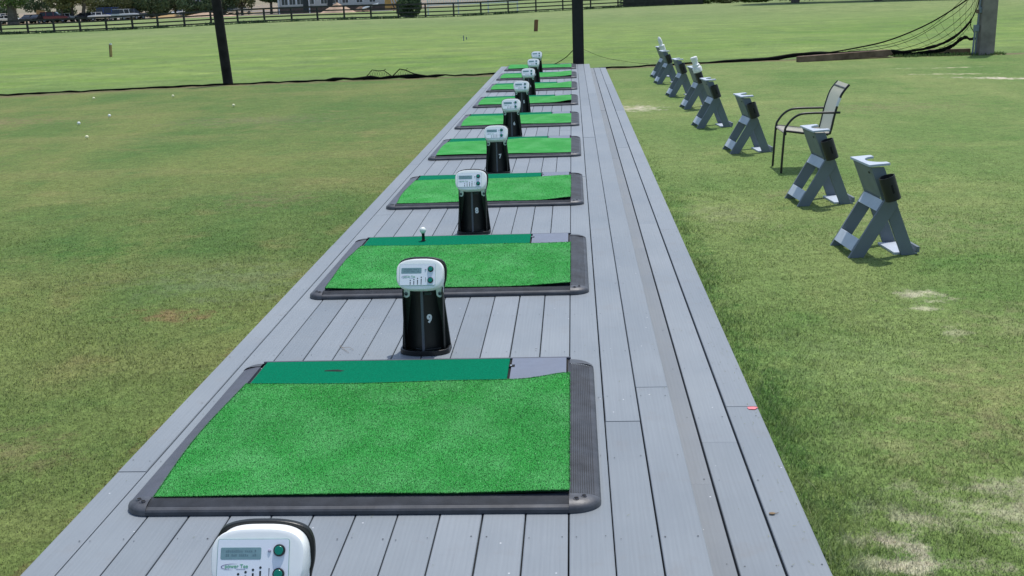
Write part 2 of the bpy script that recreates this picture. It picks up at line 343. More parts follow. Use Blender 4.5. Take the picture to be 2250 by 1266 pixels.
# blades of grass near the deck: one uncountable mass
def blades(n, fx, name, mat, hfun, dens0=3.4, wid=.0018):
    P = []
    tot = 0
    while tot < n:
        x = rng.uniform(-9, 7.5, 400000); y = rng.uniform(1.2, 15, 400000)
        d = np.hypot(x, y); keep = rng.random(400000) < np.minimum(1, (dens0/d)**2.0)*np.clip((14.5-d)/5, 0, 1)
        keep &= fx(x, y); P.append(np.stack([x[keep], y[keep]], 1)); tot += keep.sum()
    P = np.concatenate(P)[:n]; x, y = P.T; d = np.hypot(x, y)
    h = hfun(x, y)*rng.uniform(.5, 1.25, n); a = rng.uniform(0, 2*np.pi, n); lean = rng.uniform(.2, 1.35, n)*h; la = rng.uniform(0, 2*np.pi, n)
    w = wid*np.maximum(1, d/3.6)**.6*rng.uniform(.7, 1.4, n)
    V = np.zeros((n, 3, 3)); V[:, 0, 0] = x-np.cos(a)*w; V[:, 0, 1] = y-np.sin(a)*w; V[:, 1, 0] = x+np.cos(a)*w; V[:, 1, 1] = y+np.sin(a)*w
    V[:, :2, 2] = G-.003; V[:, 2, 0] = x+np.cos(la)*lean; V[:, 2, 1] = y+np.sin(la)*lean; V[:, 2, 2] = G+h
    me = bpy.data.meshes.new(name); me.vertices.add(3*n); me.vertices.foreach_set('co', V.ravel())
    me.loops.add(3*n); me.loops.foreach_set('vertex_index', np.arange(3*n, dtype=np.int32))
    me.polygons.add(n); me.polygons.foreach_set('loop_start', np.arange(0, 3*n, 3, dtype=np.int32)); me.polygons.foreach_set('loop_total', np.full(n, 3, dtype=np.int32))
    me.materials.append(MAT[mat]); me.update(calc_edges=True); me.validate()
    o = bpy.data.objects.new(name, me); COL.objects.link(o); return o
offdeck = lambda x, y: (x < -1.72) | (x > .84) | (y > 26.3)
def hf(x, y):
    edge = np.clip(1-(x-.84)/.32, 0, 1)*(x > .8); edge2 = np.clip(1-(-1.72-x)/.1, 0, 1)*(x < -1.7)
    clump = np.clip(np.sin(x*7.3+np.sin(y*5.1)*2)*np.sin(y*6.1+np.sin(x*4.7)*2)-.45, 0, 1)*(x > .8)*np.clip(1-(x-.9)/1.2, 0, 1)
    patch = .5+.5*np.sin(x*3.1+np.sin(y*2.3)*1.5)*np.sin(y*2.7+1.3+np.sin(x*1.9))
    return .026*clump+(.008+.007*patch)*np.clip(1.5-np.hypot(x, y)/14, .45, 1)+.020*edge**1.5*(.3+1.2*patch)+.014*edge2
tag(blades(820000, offdeck, 'grass', 'blades', hf), 'short lawn grass growing on both sides of the grey deck', 'grass', kind='stuff')

# ------------------------------------------------------------------ deck
PI = .1429; DE = 26.15; DS = -1.2
deck = empty('wooden_deck', (0, 0, 0), 0, 'long grey painted board deck with a lower step along its right side', 'deck')
def board(b, x0, x1, zt, joints, gap=.0025, th=.028):
    ys = [DS]+sorted(joints)+[DE+random.uniform(-.01, .01)]
    for i in range(len(ys)-1):
        dz = random.uniform(-.0012, .0012); dx = random.uniform(-.0006, .0006); c = .0025; a, e = x0+gap+dx, x1-gap+dx
        prof = [(a, zt-th), (e, zt-th), (e, zt-c), (e-c, zt+dz), (a+c, zt+dz), (a, zt-c)]
        b.prism(prof, ys[i]+.0012, ys[i+1]-.0012, 'xz')
def jlist(extra=()):
    y = random.uniform(6, 10); out = list(extra)
    while y < DE-1.5: out.append(y); y += random.choice([3.66, 4.27, 4.88])
    return out
b = MB(); nails = []
J = {-12: (3.58,), 0: (3.64,), 1: (4.01,), 2: (4.39,)}
for k in range(-12, 3):
    x0 = k*PI if k > -12 else -1.685
    board(b, x0, (k+1)*PI, 0, jlist(J.get(k, ())))
    nails.append((x0, (k+1)*PI, 0))
SB = [(.432, .527), (.530, .674), (.677, .817)]
b2 = MB()
for (x0, x1), e in zip(SB, ((3.64,), (4.02,), (4.40,))):
    b2.mi = 1 if x0 < .5 else 0
    board(b2, x0, x1, -.10, jlist(e)); nails.append((x0, x1, -.10))
for x0, x1, z in nails:
    y = 2.45
    tgt, = (b if z == 0 else b2,)
    tgt.mi = 2
    while y < DE:
        for xx in ((x0+.022, x1-.022) if x1-x0 > .11 else (x1-.03,)):
            cx = xx+random.uniform(-.005, .005); cy = y+random.uniform(-.012, .012); r = random.uniform(.0020, .0034)
            if random.random() < .8: tgt.add([(cx+r*math.cos(q*math.pi/3), cy+r*math.sin(q*math.pi/3), z+.0022) for q in range(6)], [(0, 1, 2, 3, 4, 5)])
        y += .61
b.build('deck_boards', ['deck paint', 'deck worn', 'nail'], deck, fix=False)
b2.build('step_boards', ['deck paint', 'deck worn', 'nail'], deck, fix=False)
b = MB(); b.box(-1.672, -1.65, DS, DE-.02, G-.02, -.029); b.box(.405, .426, DS, DE-.02, G-.02, -.029); b.box(.79, .81, DS, DE-.02, G-.02, -.129); b.box(-1.65, .405, DE-.05, DE-.025, G-.02, -.029); b.box(.43, .79, DE-.05, DE-.025, G-.02, -.13)
b.build('fascia', 'deck paint', deck)
b = MB(); b.box(-1.649, .404, DS, DE-.06, -.06, -.045); b.box(.43, .789, DS, DE-.06, -.15, -.14)
b.build('joists', 'deck dark', deck)

b = MB(); rq = random.Random(21)
for k in range(420):
    if rq.random() < .65: x = .81-abs(rq.gauss(0, .10)); z = -.0975; y = rq.uniform(2.6, 12)
    else: x = rq.uniform(-1.66, .42); z = .0025; y = rq.uniform(2.7, 12)
    if .42 < x < .45 or (z < 0 and x < .45): continue
    a = rq.uniform(0, 3.14); l = rq.uniform(.003, .010); w_ = rq.uniform(.0006, .0013); ca, sa = math.cos(a), math.sin(a)
    b.add([(x-ca*l-sa*w_, y-sa*l+ca*w_, z), (x-ca*l+sa*w_, y-sa*l-ca*w_, z), (x+ca*l, y+sa*l, z+rq.uniform(0, .004))], [(0, 1, 2)])
tag(b.build('grass_clippings', 'leaf olive', fix=False), 'scattered grass clippings lying on the deck boards', 'clippings', kind='stuff')

# ------------------------------------------------------------------ golf mats
XL, XR, ML = -.82, .81, 1.487      # local extents about x = -.70
RF, RR, RLf = .074, .108, .085
def ribbed(n, wdt, h=.034, groove=True):
    pr = [(0, 0), (.001, .012), (.006, .018), (.014, .021)]
    x0, x1 = .018, wdt-.006
    for i in range(n):
        a = x0+(x1-x0)*i/n; e = x0+(x1-x0)*(i+1)/n; za = .021+(h-.021)*math.sin((a-.014)/(wdt-.014)*math.pi/2); w = (e-a)
        pr += [(a, za), (a+w*.62, za+.0005)]
        if groove: pr += [(a+w*.66, za-.0034), (a+w*.93, za-.0034)]
    pr += [(wdt, h), (wdt+.002, 0)]
    return pr
def make_mat(idx, curl):
    b = MB(); b.mi = 0
    inner = (XL+RLf, XR-RR, RF, ML)
    fr = ribbed(10, RF); b.prism([(y, z) for y, z in fr], inner[0]-.002, inner[1]+.002, 'yz')
    rr = ribbed(11, RR); b.prism([(XR-x, z) for x, z in rr], RF-.002, ML-.098, 'xz')
    b.mi = 1; sl_ = [(0, 0), (.001, .012), (.006, .018), (.03, .026), (.06, .032), (RLf, .034), (RLf+.002, 0)]; b.prism([(XL+x, z) for x, z in sl_], RF-.002, ML-.078, 'xz')
    b.mi = 1; b.box(inner[0], inner[1], RF+.003, ML-.002, .0, .020)
    b.box(inner[0]-.004, inner[1]+.004, ML-.012, ML, 0, .033)
    root = empty('golf_mat', (-.70, 3.222+2.6588*idx, .003))
    b.build('frame', ['rubber', 'rubber smooth'], root)
    # corner caps: a quarter dome each
    for (cx, cy, sx, sy, rx, ry) in ((inner[0], RF, -1, -1, RLf, RF), (inner[1], RF, 1, -1, RR, RF), (inner[0], ML-.08, -1, 1, RLf, .08), (inner[1], ML-.10, 1, 1, RR, .10)):
        b = MB(); rad = [0, .3, .55, .75, .88, .96, .99, 1.0]; zz = [.0365, .0355, .0335, .029, .0235, .018, .012, 0]
        n = 12; vs = []; fs = []
        for j, rr_ in enumerate(rad):
            for i in range(n+1):
                q = i/n*math.pi/2; vs.append((cx+sx*rx*rr_*math.cos(q), cy+sy*ry*rr_*math.sin(q), zz[j]))
        for j in range(len(rad)-1):
            for i in range(n): fs.append((j*(n+1)+i, j*(n+1)+i+1, (j+1)*(n+1)+i+1, (j+1)*(n+1)+i))
        b.add(vs, fs)
        if sy < 0:
            b.mi = 1
            for q in (.45, 1.12):
                hx, hy = cx+sx*rx*.52*math.cos(q), cy+sy*ry*.52*math.sin(q)
                b.add([(hx+.0075*math.cos(k*math.pi/6), hy+.0065*math.sin(k*math.pi/6), .0372) for k in range(12)], [tuple(range(12))])
                b.mi = 2; b.add([(hx+rr2*math.cos(k*math.pi/6)-.001, hy+rr2*.87*math.sin(k*math.pi/6)-.001, .0368) for rr2 in (.0085, .0105) for k in range(12)], [(k, (k+1) % 12, 12+(k+1) % 12, 12+k) for k in range(12)]); b.mi = 1
        b.build('corner_cap', ['rubber cap', 'hole black', 'rubber smooth'], root, smooth=True, fix=False)
    # teeing strip and plastic panel behind the turf
    b = MB(); b.box(inner[0]+.014, .425, 1.00, ML-.014, .0205, .034)
    st = b.build('tee_strip', 'turf strip', root, bevel=.003)
    b = MB(); b.mi = 1; b.box(.425, .436, 1.00, ML-.014, .0205, .026); b.box(.424, .450, ML-.13, ML-.105, .026, .0335); b.mi = 2; b.box(.431, .439, ML-.122, ML-.113, .0336, .037)
    b.mi = 0; b.prism([(.437, 1.00), (.686, 1.00), (.686, ML-.014), (.437, ML-.014), (.437, ML-.10), (.452, ML-.10), (.452, ML-.135), (.437, ML-.135)], .0205, .0335, 'xy')
    b.mi = 1; b.box(.6865, .6955, 1.00, ML-.016, .0205, .024)
    b.build('service_panel', ['panel grey', 'hole black', 'stand light'], root)
    if idx == 0:
        b = MB(); b.add([(-.42, ML-.155, .0345), (-.34, ML-.163, .0345), (-.325, ML-.152, .0345), (-.36, ML-.135, .0345), (-.415, ML-.142, .0345)], [(0, 1, 2, 3, 4)])
        b.build('tee_slot', 'hole black', root, fix=False)
    # loose top turf
    x0, x1, y0, y1 = -.728, .703, .068, 1.165
    NX, NY = 60, 44; top = []; rnd = random.Random(idx*5+1)
    ph = [rnd.uniform(0, 6) for _ in range(6)]
    def surf(u, w):
        bow = .022*math.sin(w*math.pi)*(1-u)**3
        x = x0+(x1-x0)*u-bow; ye = y1-.012*math.sin(u*3+ph[0])*1; y = y0+(ye-y0)*w
        z = .0408+.0022*math.sin(u*9+ph[1]+w*3)+.002*math.sin(w*8+ph[2])
        for (cu, cw, amt, su, sw) in curl: z += amt*math.exp(-((u-cu)/su)**2-((w-cw)/sw)**2)
        return x, y, z
    b = MB(); vs = []; fs = []
    for j in range(NY+1):
        for i in range(NX+1): vs.append(surf(i/NX, j/NY))
    n1 = len(vs); vs += [(x, y, z-.006) for x, y, z in vs]
    for j in range(NY):
        for i in range(NX):
            a = j*(NX+1)+i; fs.append((a, a+1, a+NX+2, a+NX+1)); fs.append((n1+a, n1+a+NX+1, n1+a+NX+2, n1+a+1))
    ring = [i for i in range(NX+1)]+[j*(NX+1)+NX for j in range(1, NY+1)]+[NY*(NX+1)+i for i in range(NX-1, -1, -1)]+[j*(NX+1) for j in range(NY-1, 0, -1)]
    b.add(vs, fs); b.mi = 1; b.v = b.v[:]; o0 = 0
    for q in range(len(ring)): a, e = ring[q], ring[(q+1) % len(ring)]; b.f.append([a, n1+a, n1+e, e]); b.m.append(1)
    b.mi = 0
    npile = (150000, 45000, 12000)[idx] if idx < 3 else 0
    if npile:
        for _ in range(npile):
            u, w = rnd.random(), rnd.random()
            if rnd.random() < .06: w = rnd.choice([0, 1])*(1)+0
            elif rnd.random() < .04: u = rnd.choice([0., 1.])
            x, y, z = surf(u, w); a = rnd.uniform(0, 6.28); h = rnd.uniform(.002, .005); wd = .0012*(1+idx*.5); l = rnd.uniform(0, .006); la = rnd.uniform(0, 6.28)
            o = len(b.v); ca, sa = math.cos(a)*wd, math.sin(a)*wd
            b.v += [(x-ca, y-sa, z-.001), (x+ca, y+sa, z-.001), (x+math.cos(la)*l, y+math.sin(la)*l, z+h)]; b.f.append([o, o+1, o+2]); b.m.append(0)
    b.build('turf', ['golf turf', 'turf backing'], root, fix=False)
    return root
CURL = [[(1, 1, .030, .10, .09), (1, 0, .010, .3, .1), (.55, .0, .006, .15, .1)], [(1, 1, .006, .1, .1), (0, 0, .01, .1, .15), (1, 0, .012, .12, .1)], [(1, 1, .012, .15, .2), (1, 0, .020, .12, .12)],
        [(1, 1, -.0, .2, .2), (.65, 1, .022, .2, .3), (.2, 0, .01, .2, .2)], [(.5, .2, .008, .3, .3)], [(1, 0, .035, .12, .2), (1, 1, .012, .2, .3)], [(1, 1, .02, .12, .3)], [(1, 1, .03, .2, .3), (1, .0, .02, .1, .3)], [(.3, 0, .012, .2, .3), (0, 1, .03, .3, .4)]]
MLAB = ['nearest green golf mat, on the deck between the nearest dispenser and dispenser 9', 'green golf mat with a ball on a rubber tee, between dispensers 9 and 8', 'green golf mat on the deck between dispensers 8 and 7',
        'green golf mat with a rippled back edge between dispensers 7 and 6', 'green golf mat on the deck between dispensers 6 and 5', 'green golf mat with its right corner curled up between dispensers 5 and 4',
        'third farthest green golf mat, just behind dispenser 4', 'second farthest green golf mat on the grey deck', 'farthest green golf mat, at the far end of the deck']
mats = []
for i in range(9):
    mt = make_mat(i, CURL[i]); tag(mt, MLAB[i], 'golf mat', 'golf mats in a row on the deck'); mats.append(mt)
# rubber tee on the second mat and its ball
b = MB(); b.lathe([(.016, .034), (.016, .040), (.011, .043), (.0105, .082), (.013, .088), (.0115, .088)], (-.318, 1.325, 0), n=14); b.build('rubber_tee', 'black plastic', mats[1], smooth=True)
def ball(x, y, z, mat, label, group, r=.0214):
    bm = bmesh.new(); bmesh.ops.create_icosphere(bm, subdivisions=4, radius=r); me = bpy.data.meshes.new('golf_ball'); bm.to_mesh(me); bm.free()
    me.polygons.foreach_set('use_smooth', [True]*len(me.polygons)); me.materials.append(MAT[mat]); o = bpy.data.objects.new('golf_ball', me); COL.objects.link(o); o.location = (x, y, z+r); return tag(o, label, 'golf ball', group)
ball(-1.018, 3.222+2.6588+1.325, .090, 'golf white', 'white golf ball on a black rubber tee on the second mat', None, .0225)
LG = 'golf balls lying on the left lawn'
for x, y, m, l in [(-10.05, 22.27, 'golf yellow', 'pale yellow golf ball on the lawn nearest the black net line at left'), (-8.33, 22.23, 'golf yellow', 'pale golf ball on the lawn just left of the leaning pole'),
                   (-6.25, 19.69, 'golf yellow', 'yellow golf ball farthest right on the left lawn, right of the pole'), (-8.08, 18.45, 'golf white', 'white golf ball in the middle of the left lawn cluster, right of another white ball'),
                   (-8.12, 17.33, 'golf white', 'leftmost white golf ball on the left lawn'), (-7.1, 15.36, 'golf yellow', 'yellow golf ball on the left lawn, nearest of the scattered balls')]:
    ball(x, y, G+.012, m, l, LG, .026)

# ------------------------------------------------------------------ ball dispensers
def sup(w, h, n, k=3.2, cz=0, top=1., bot=1.):
    out = []
    for i in range(n):
        a = 2*math.pi*i/n; c_, s_ = math.cos(a), math.sin(a)
        x = math.copysign(abs(c_)**(2/k), c_)*w/2; z = math.copysign(abs(s_)**(2/k), s_)*h/2
        x *= (1+(.035*(z/(h/2)))*1.0) if z > 0 else 1-.05*abs(z/(h/2))**2
        out.append((x, z+cz))
    return out
def outline_back(sc=1.):
    pts = [(-.122, 0), (-.117, .06), (-.108, .16), (-.100, .25), (-.098, .28), (-.104, .315), (-.114, .35), (-.1185, .385), (-.117, .416), (-.106, .440), (-.081, .454), (-.043, .4615), (0, .463)]
    q = [(v.x, v.z) for v in smoothpath([Vector((x, 0, z)) for x, z in pts+[(.043, .4615)]], 4)][:-4]
    return q+[(-x, z) for x, z in q[-2::-1]]
TILT = R(28)
def face_T(cx=0, cy=.032, cz=.399):     # local (u, v, out) on the tilted face
    return Matrix.Translation((cx, cy, cz)) @ Matrix.Rotation(math.pi/2-TILT, 4, 'X')
def make_dispenser():
    root = empty('ball_dispenser', (0, 0, 0))
    b = MB(); b.prism(outline_back(), .108, .124, 'xz')
    # side cheeks folding forward from the back plate
    b.mi = 0
    for s in (-1, 1):
        b.prism([(.108, .012), (.050, .012), (.052, .10), (.075, .30), (.108, .335)], s*.099, s*.093, 'yz')
    # v-shaped front wedge
    bt = [(-.100, .104, .012), (0, .026, .012), (.100, .104, .012)]; tp = [(-.0505, .106, .345), (0, .066, .345), (.0505, .106, .345)]
    b.add(bt+tp, [(0, 1, 4, 3), (1, 2, 5, 4), (3, 4, 5)])
    body = b.build('post_body', ['black body'], root, bevel=.003)
    b = MB(); b.prism([(-.0055, 0), (.0055, 0), (.0055, .006), (-.0055, .006)], 0, 1, 'xy')
    rp = MB(); rp.add([(-.006, .030, .014), (.006, .030, .014), (.006, .0215, .014), (-.006, .0215, .014), (-.006, .070, .345), (.006, .070, .345), (.006, .061, .345), (-.006, .061, .345)],
                      [(0, 3, 2, 1), (4, 5, 6, 7), (0, 1, 5, 4), (1, 2, 6, 5), (2, 3, 7, 6), (3, 0, 4, 7)])
    rp.build('ridge_strip', 'ridge plastic', body)
    # base tray
    b = MB(); n = 22
    ol = [(-.122, .128)]+[(-.122*math.cos(q*math.pi/n), .062-.062*math.sin(q*math.pi/n)) for q in range(n+1)]+[(.122, .128)]
    il = [(x*.9, .062+(y-.062)*.85) for x, y in ol]
    vs = [(x, y, 0) for x, y in ol]+[(x*.985, .062+(y-.062)*.985, .022) for x, y in ol]+[(x, y, .022) for x, y in il]+[(x, y, .010) for x, y in il]; m_ = len(ol)
    fs = []
    for k in range(3):
        for i in range(m_-1): fs.append((k*m_+i, k*m_+i+1, (k+1)*m_+i+1, (k+1)*m_+i))
    fs.append([3*m_+i for i in range(m_)]); b.add(vs, fs)
    b.box(-.060, -.002, .022, .030, .010, .026, Matrix.Rotation(R(-26), 4, 'Z')); b.box(.016, .095, .012, .020, .010, .026, Matrix.Rotation(R(24), 4, 'Z'))
    b.build('base_tray', 'black plastic', root, bevel=.002)
    # white control head
    b = MB(); T = face_T(); n = 56
    back = [(x, .107, z) for x, z in sup(.216, .162, n, 3.0, .375)]
    mid = [(x, .075, z) for x, z in sup(.226, .180, n, 3.1, .395)]
    f0 = [tuple(T @ Vector((x, z, -.026))) for x, z in sup(.225, .154, n, 3.1)]
    f1 = [tuple(T @ Vector((x, z, -.014))) for x, z in sup(.226, .153, n, 3.1)]
    f2 = [tuple(T @ Vector((x, z, -.006))) for x, z in sup(.223, .150, n, 3.1)]
    f3 = [tuple(T @ Vector((x, z, -.0015))) for x, z in sup(.218, .146, n, 3.1)]
    f3b = [tuple(T @ Vector((x, z, -.0003))) for x, z in sup(.208, .138, n, 3.1)]
    f4 = [tuple(T @ Vector((x, z, 0))) for x, z in sup(.198, .130, n, 3.1)]
    b.loft([back, f0, f1, f2, f3, f3b, f4])
    head = b.build('control_head', 'white plastic', root, smooth=True)
    for s in (-1, 1):     # lugs under the head
        b = MB(); out = []
        for k in range(9): q = math.pi+k*math.pi/8; out.append((s*.082+.0165*math.cos(q), .283+.0165*math.sin(q)))
        out += [(s*.082+.020, .338), (s*.082-.020, .338)]
        b.mi = 0; b.prism(out, .094, .1075, 'xz')
        b.mi = 1; b.lathe([(.0095, 0), (.0095, .001)], (s*.082, .0935, .286), (0, -1, 0), 12); b.mi = 2; b.lathe([(.0045, 0), (.0045, .002)], (s*.082, .092, .284), (0, -1, 0), 8)
        b.build('mounting_lug', ['white plastic', 'conduit', 'ink dark'], head)
    b = MB(); b.box(.012, .045, .060, .09, .288, .301); b.build('cable_socket', 'ink dark', head)
    # face: u right, v up. scale from the photograph's panel
    def rr(w, h, r, cx=0, cy=0, n=5):
        o = []
        for (sx, sy, a0) in ((1, 1, 0), (-1, 1, 90), (-1, -1, 180), (1, -1, 270)):
            for k in range(n+1): q = R(a0+90*k/n); o.append((cx+sx*(w/2-r)+r*math.cos(q), cy+sy*(h/2-r)+r*math.sin(q)))
        return o
    b = MB(); b.mi = 1; b.prism(rr(.1725, .1055, .006, -.009, -.002), .0, .0020, 'xy', T); b.mi = 0; b.prism(rr(.170, .103, .005, -.009, -.002), .0, .0026, 'xy', T)
    b.build('face_panel', ['panel white', 'panel edge'], head)
    k = .000427; PU = lambda px: -.009+(px-391)*k; PV = lambda py: -.002-(py-266)*k
    b = MB(); b.mi = 0; b.prism(rr(.0965, .0265, .003, PU(322), PV(221)), .0, .0031, 'xy', T)
    b.mi = 1; w_ = 'Your balls left|Power to start'.split('|')
    b.mi = 2; b.prism(rr(.0975, .0275, .0035, PU(322), PV(221)), .0, .0029, 'xy', T)
    sc = b.build('screen', ['screen glass', 'screen ink', 'panel edge'], head)
    r2 = random.Random(3)
    for row in (0, 1):
        b = MB()
    b = MB()
    for row in (0, 1):
        u = PU(322)-.036
        while u < PU(322)+.036:
            if r2.random() < .82:
                hgt = r2.choice([.004, .0055]); b.prism([(u, PV(221)+.003-row*.0095), (u+.0032, PV(221)+.003-row*.0095), (u+.0032, PV(221)+.003-row*.0095+hgt), (u, PV(221)+.003-row*.0095+hgt)], .003, .0034, 'xy', T)
            u += .0046
    b.build('screen_text', 'screen ink', head)
    for py in (205, 332):
        b = MB(); c0 = T @ Vector((PU(538), PV(py), .0026)); ax = (T.to_3x3() @ Vector((0, 0, 1)))
        b.mi = 1; b.lathe([(.0142, 0), (.0142, .004), (.0128, .0058), (.0108, .0062)], c0, ax, 24); b.mi = 0; b.lathe([(.0104, .004), (.0104, .0072), (.0094, .0082)], c0, ax, 24)
        b.build('push_button', ['green button', 'black plastic'], head, smooth=True)
    b = MB(); b.lathe([(.0042, 0), (.0038, .0018), (.002, .003)], T @ Vector((PU(482), PV(207), .0026)), ax, 12); b.build('indicator_lamp', 'lamp lens', head, smooth=True)
    b = MB()
    b.prism([(PU(481), PV(300)), (PU(486), PV(300)), (PU(484.5), PV(355)), (PU(482.5), PV(355))], .0024, .003, 'xy', T)
    for px, py in ((312, 332), (353, 321), (394, 309), (435, 297)):
        cx, cy = PU(px), PV(py); b.prism([(cx+.0030*math.cos(q*math.pi/6), cy+.0030*math.sin(q*math.pi/6)) for q in range(12)], .0024, .0031, 'xy', T)
        t0 = cy-.0075; b1 = PV(381); b.prism([(cx-.0023, t0), (cx+.0023, t0), (cx+.0016, b1), (cx-.0016, b1)][::-1], .0024, .0031, 'xy', T)
    b.build('tee_height_marks', 'ink dark', head)
    b = MB(); N = 26; vs = []; fs = []          # swoosh round the logo
    for i in range(N+1):
        q = R(70+i*200/N); wd = .0009*math.sin(math.pi*i/N)+.0001
        for s in (-1, 1): vs.append((PU(283)+(.029+s*wd)*math.cos(q), PV(293)+(.0068+s*wd)*math.sin(q), .0031))
    for i in range(N): fs.append((2*i, 2*i+1, 2*i+3, 2*i+2))
    b.add(vs, fs, T); b.box(PU(300), PU(352), PV(305)-.0003, PV(305)+.0003, .0028, .0031, T); b.build('logo_swoosh', 'ink violet', head, fix=False)
    text_mesh('logo_lettering', 'power Tee', .0125, 'ink green', head, T @ Matrix.Translation((PU(300), PV(290), .003)), .0001, .0002)
    return root, body
DISP, DBODY = make_dispenser()
NUMS = [None, '9', '8', '7', '6', '5', '4', '3', '2']
DLAB = ['nearest ball dispenser, only its white control head showing at the bottom of the photo', 'black ball dispenser with white control head and the number 9 on its post', 'black ball dispenser with white control head and the number 8 on its post',
        'black ball dispenser with white control head and the number 7 on its post', 'black ball dispenser with white control head and the number 6 on its post', 'black ball dispenser with white control head and the number 5 on its post',
        'third farthest ball dispenser with a white control head, right behind dispenser 5', 'second farthest ball dispenser, its white head just below the farthest one', 'farthest and topmost ball dispenser on the deck']
DX = [-.722, -.705, -.703, -.705, -.705, -.705, -.71, -.715, -.735]
disp = [DISP]
for i in range(1, 9): disp.append(copy_tree(DISP))
for i, d in enumerate(disp):
    d.location = (DX[i], 4.848-2.6588+2.6588*i, .002); d.rotation_euler = (0, 0, R([0, -2, -1, 0, 1, -1, 1, 0, 1][i]))
    tag(d, DLAB[i], 'ball dispenser', 'ball dispensers in a row on the deck')
    if NUMS[i]:
        # right-hand face of the wedge
        a = Vector((0, .026, .012)); e = Vector((.100, .104, .012)); tt = Vector((0, .066, .345))
        ux = (e-a).normalized(); nn = ux.cross(tt-a).normalized(); uy = nn.cross(ux)
        Mx = Matrix((ux, uy, nn)).transposed().to_4x4(); pt = a+ux*.048+uy*.155+nn*.0015
        bod = [o for o in bpy.data.objects if o.parent == d and o.name.startswith('post_body')][0]
        text_mesh('number', NUMS[i], .054, 'number white', bod, Matrix.Translation(pt) @ Mx, .0026, .0006)

# ------------------------------------------------------------------ bag stands
def make_stand():
    root = empty('bag_stand', (0, 0, 0)); D = .36; t_ = .022
    for y0 in (0, D-t_):
        b = MB(); b.prism([(0, 0), (.105, 0), (.328, .362), (.308, .402), (.235, .402)], y0-.0225*(1 if y0 == 0 else -1), y0+t_-.0225*(1 if y0 == 0 else -1), 'xz'); b.build('short_leg', 'stand paint', root, bevel=.002)
    for y0 in (0, D-t_):
        b = MB(); b.prism([(.380, 0), (.475, 0), (.226, .622), (.134, .622)], y0, y0+t_, 'xz'); b.build('long_leg', 'stand paint', root, bevel=.002)
    ux, uz = .506, .862
    def block(s0, s1, inset=.0):
        b = MB(); q = .024
        P = [(s0*ux, s0*uz), (s1*ux, s1*uz)]
        b.prism([(P[0][0]-uz*.004, P[0][1]+ux*.004), (P[0][0]+uz*q, P[0][1]-ux*q), (P[1][0]+uz*q, P[1][1]-ux*q), (P[1][0]-uz*.004, P[1][1]+ux*.004)], .0012-.0012, D, 'xz')
        b.build('cross_block', 'stand light', root, bevel=.002)
    block(.055, .150); block(.372, .455)
    b = MB(); b.prism([(.216, .414), (.232, .414), (.150, .6195), (.134, .6195)], t_+.001, D-t_-.001, 'xz'); b.build('post_panel', 'stand paint', root, bevel=.001)
    b = MB(); b.mi = 0; b.lathe([(.008, 0), (.008, .004)], (.1445, .06, .582), (-.93, 0, -.37), 10); b.lathe([(.009, 0), (.009, .004)], (.236, -.0005, .43), (0, -1, 0), 10); b.build('bolt', 'ink dark', root)
    # cap plate with a rounded notch open to the right
    N = 14; cy = D/2; pol = [(.118, -.012), (.262, -.012), (.262, cy-.125)]+[(.262-.098*math.sin(math.pi*k/N), cy-.125*math.cos(math.pi*k/N)) for k in range(1, N)]+[(.262, cy+.125), (.262, D+.012), (.118, D+.012)]
    b = MB(); b.prism(pol, 0, .016, 'xy', Matrix.Translation((0, 0, .622)) @ Matrix.Rotation(R(-3), 4, 'Y')); b.build('cap_plate', 'stand light', root, bevel=.002)
    b = MB(); b.box(.335, .500, t_+.001, D-t_-.001, .002, .02); b.build('base_board', 'stand light', root, bevel=.002)
    b = MB(); b.box(.480, .500, -.012, D+.012, .0205, .062); b.build('toe_board', 'stand paint', root, bevel=.002)
    # cup holder: an open tube leaning with the post
    ct = Vector((.214, -.078, .572)); cb = Vector((.268, -.078, .414)); ax = (cb-ct).normalized(); L = (cb-ct).length
    b = MB(); b.lathe([(.001, L-.004), (.048, L-.004), (.048, 0), (.0525, 0), (.0525, L), (.001, L)], ct, ax, 28, cap=True)
    cup = b.build('cup_holder', 'cup black', root, smooth=True)
    b = MB(); sx = Vector((ax.z, 0, -ax.x)); m0 = (ct+cb)/2+Vector((0, -.0532, 0))
    b.add([m0+ax*a_+sx*c_+Vector((0, .0004*0, 0)) for a_, c_ in ((-.03, -.007), (-.03, .007), (.03, .007), (.03, -.007))], [(0, 1, 2, 3)]); b.build('slot', 'hole black', cup, fix=False)
    b = MB(); b.box(.215, .245, -.028, -.0003, .47, .52); b.build('bracket', 'cup black', root)
    return root
SP = [(1.908, 7.30, 5), (1.928, 9.14, 5), (1.796, 12.25, 5), (1.685, 14.63, 5), (1.755, 17.05, 5), (1.70, 19.12, 5), (1.695, 21.85, 6), (1.74, 23.5, 6)]
SLAB = ['nearest grey wooden bag stand with a black cup, on the right lawn', 'second nearest grey bag stand, standing in front of the beige chair', 'third nearest grey bag stand, just left of the beige chair', 'fourth nearest grey bag stand, its right foot just left of the third nearest stand',
        'grey bag stand holding a white bottle in its cup, fifth nearest', 'sixth nearest grey bag stand, between the two stands with white bottles', 'second farthest grey bag stand, overlapping the farthest one', 'farthest grey bag stand, with a slim white bottle, half hidden behind another stand']
st0 = make_stand(); stands = [st0]+[copy_tree(st0) for _ in range(7)]
for s_, (x, y, a), l in zip(stands, SP, SLAB):
    s_.location = (x, y, G-.003); s_.rotation_euler = (0, 0, R(a)); tag(s_, l, 'bag stand', 'grey bag stands on the right lawn')
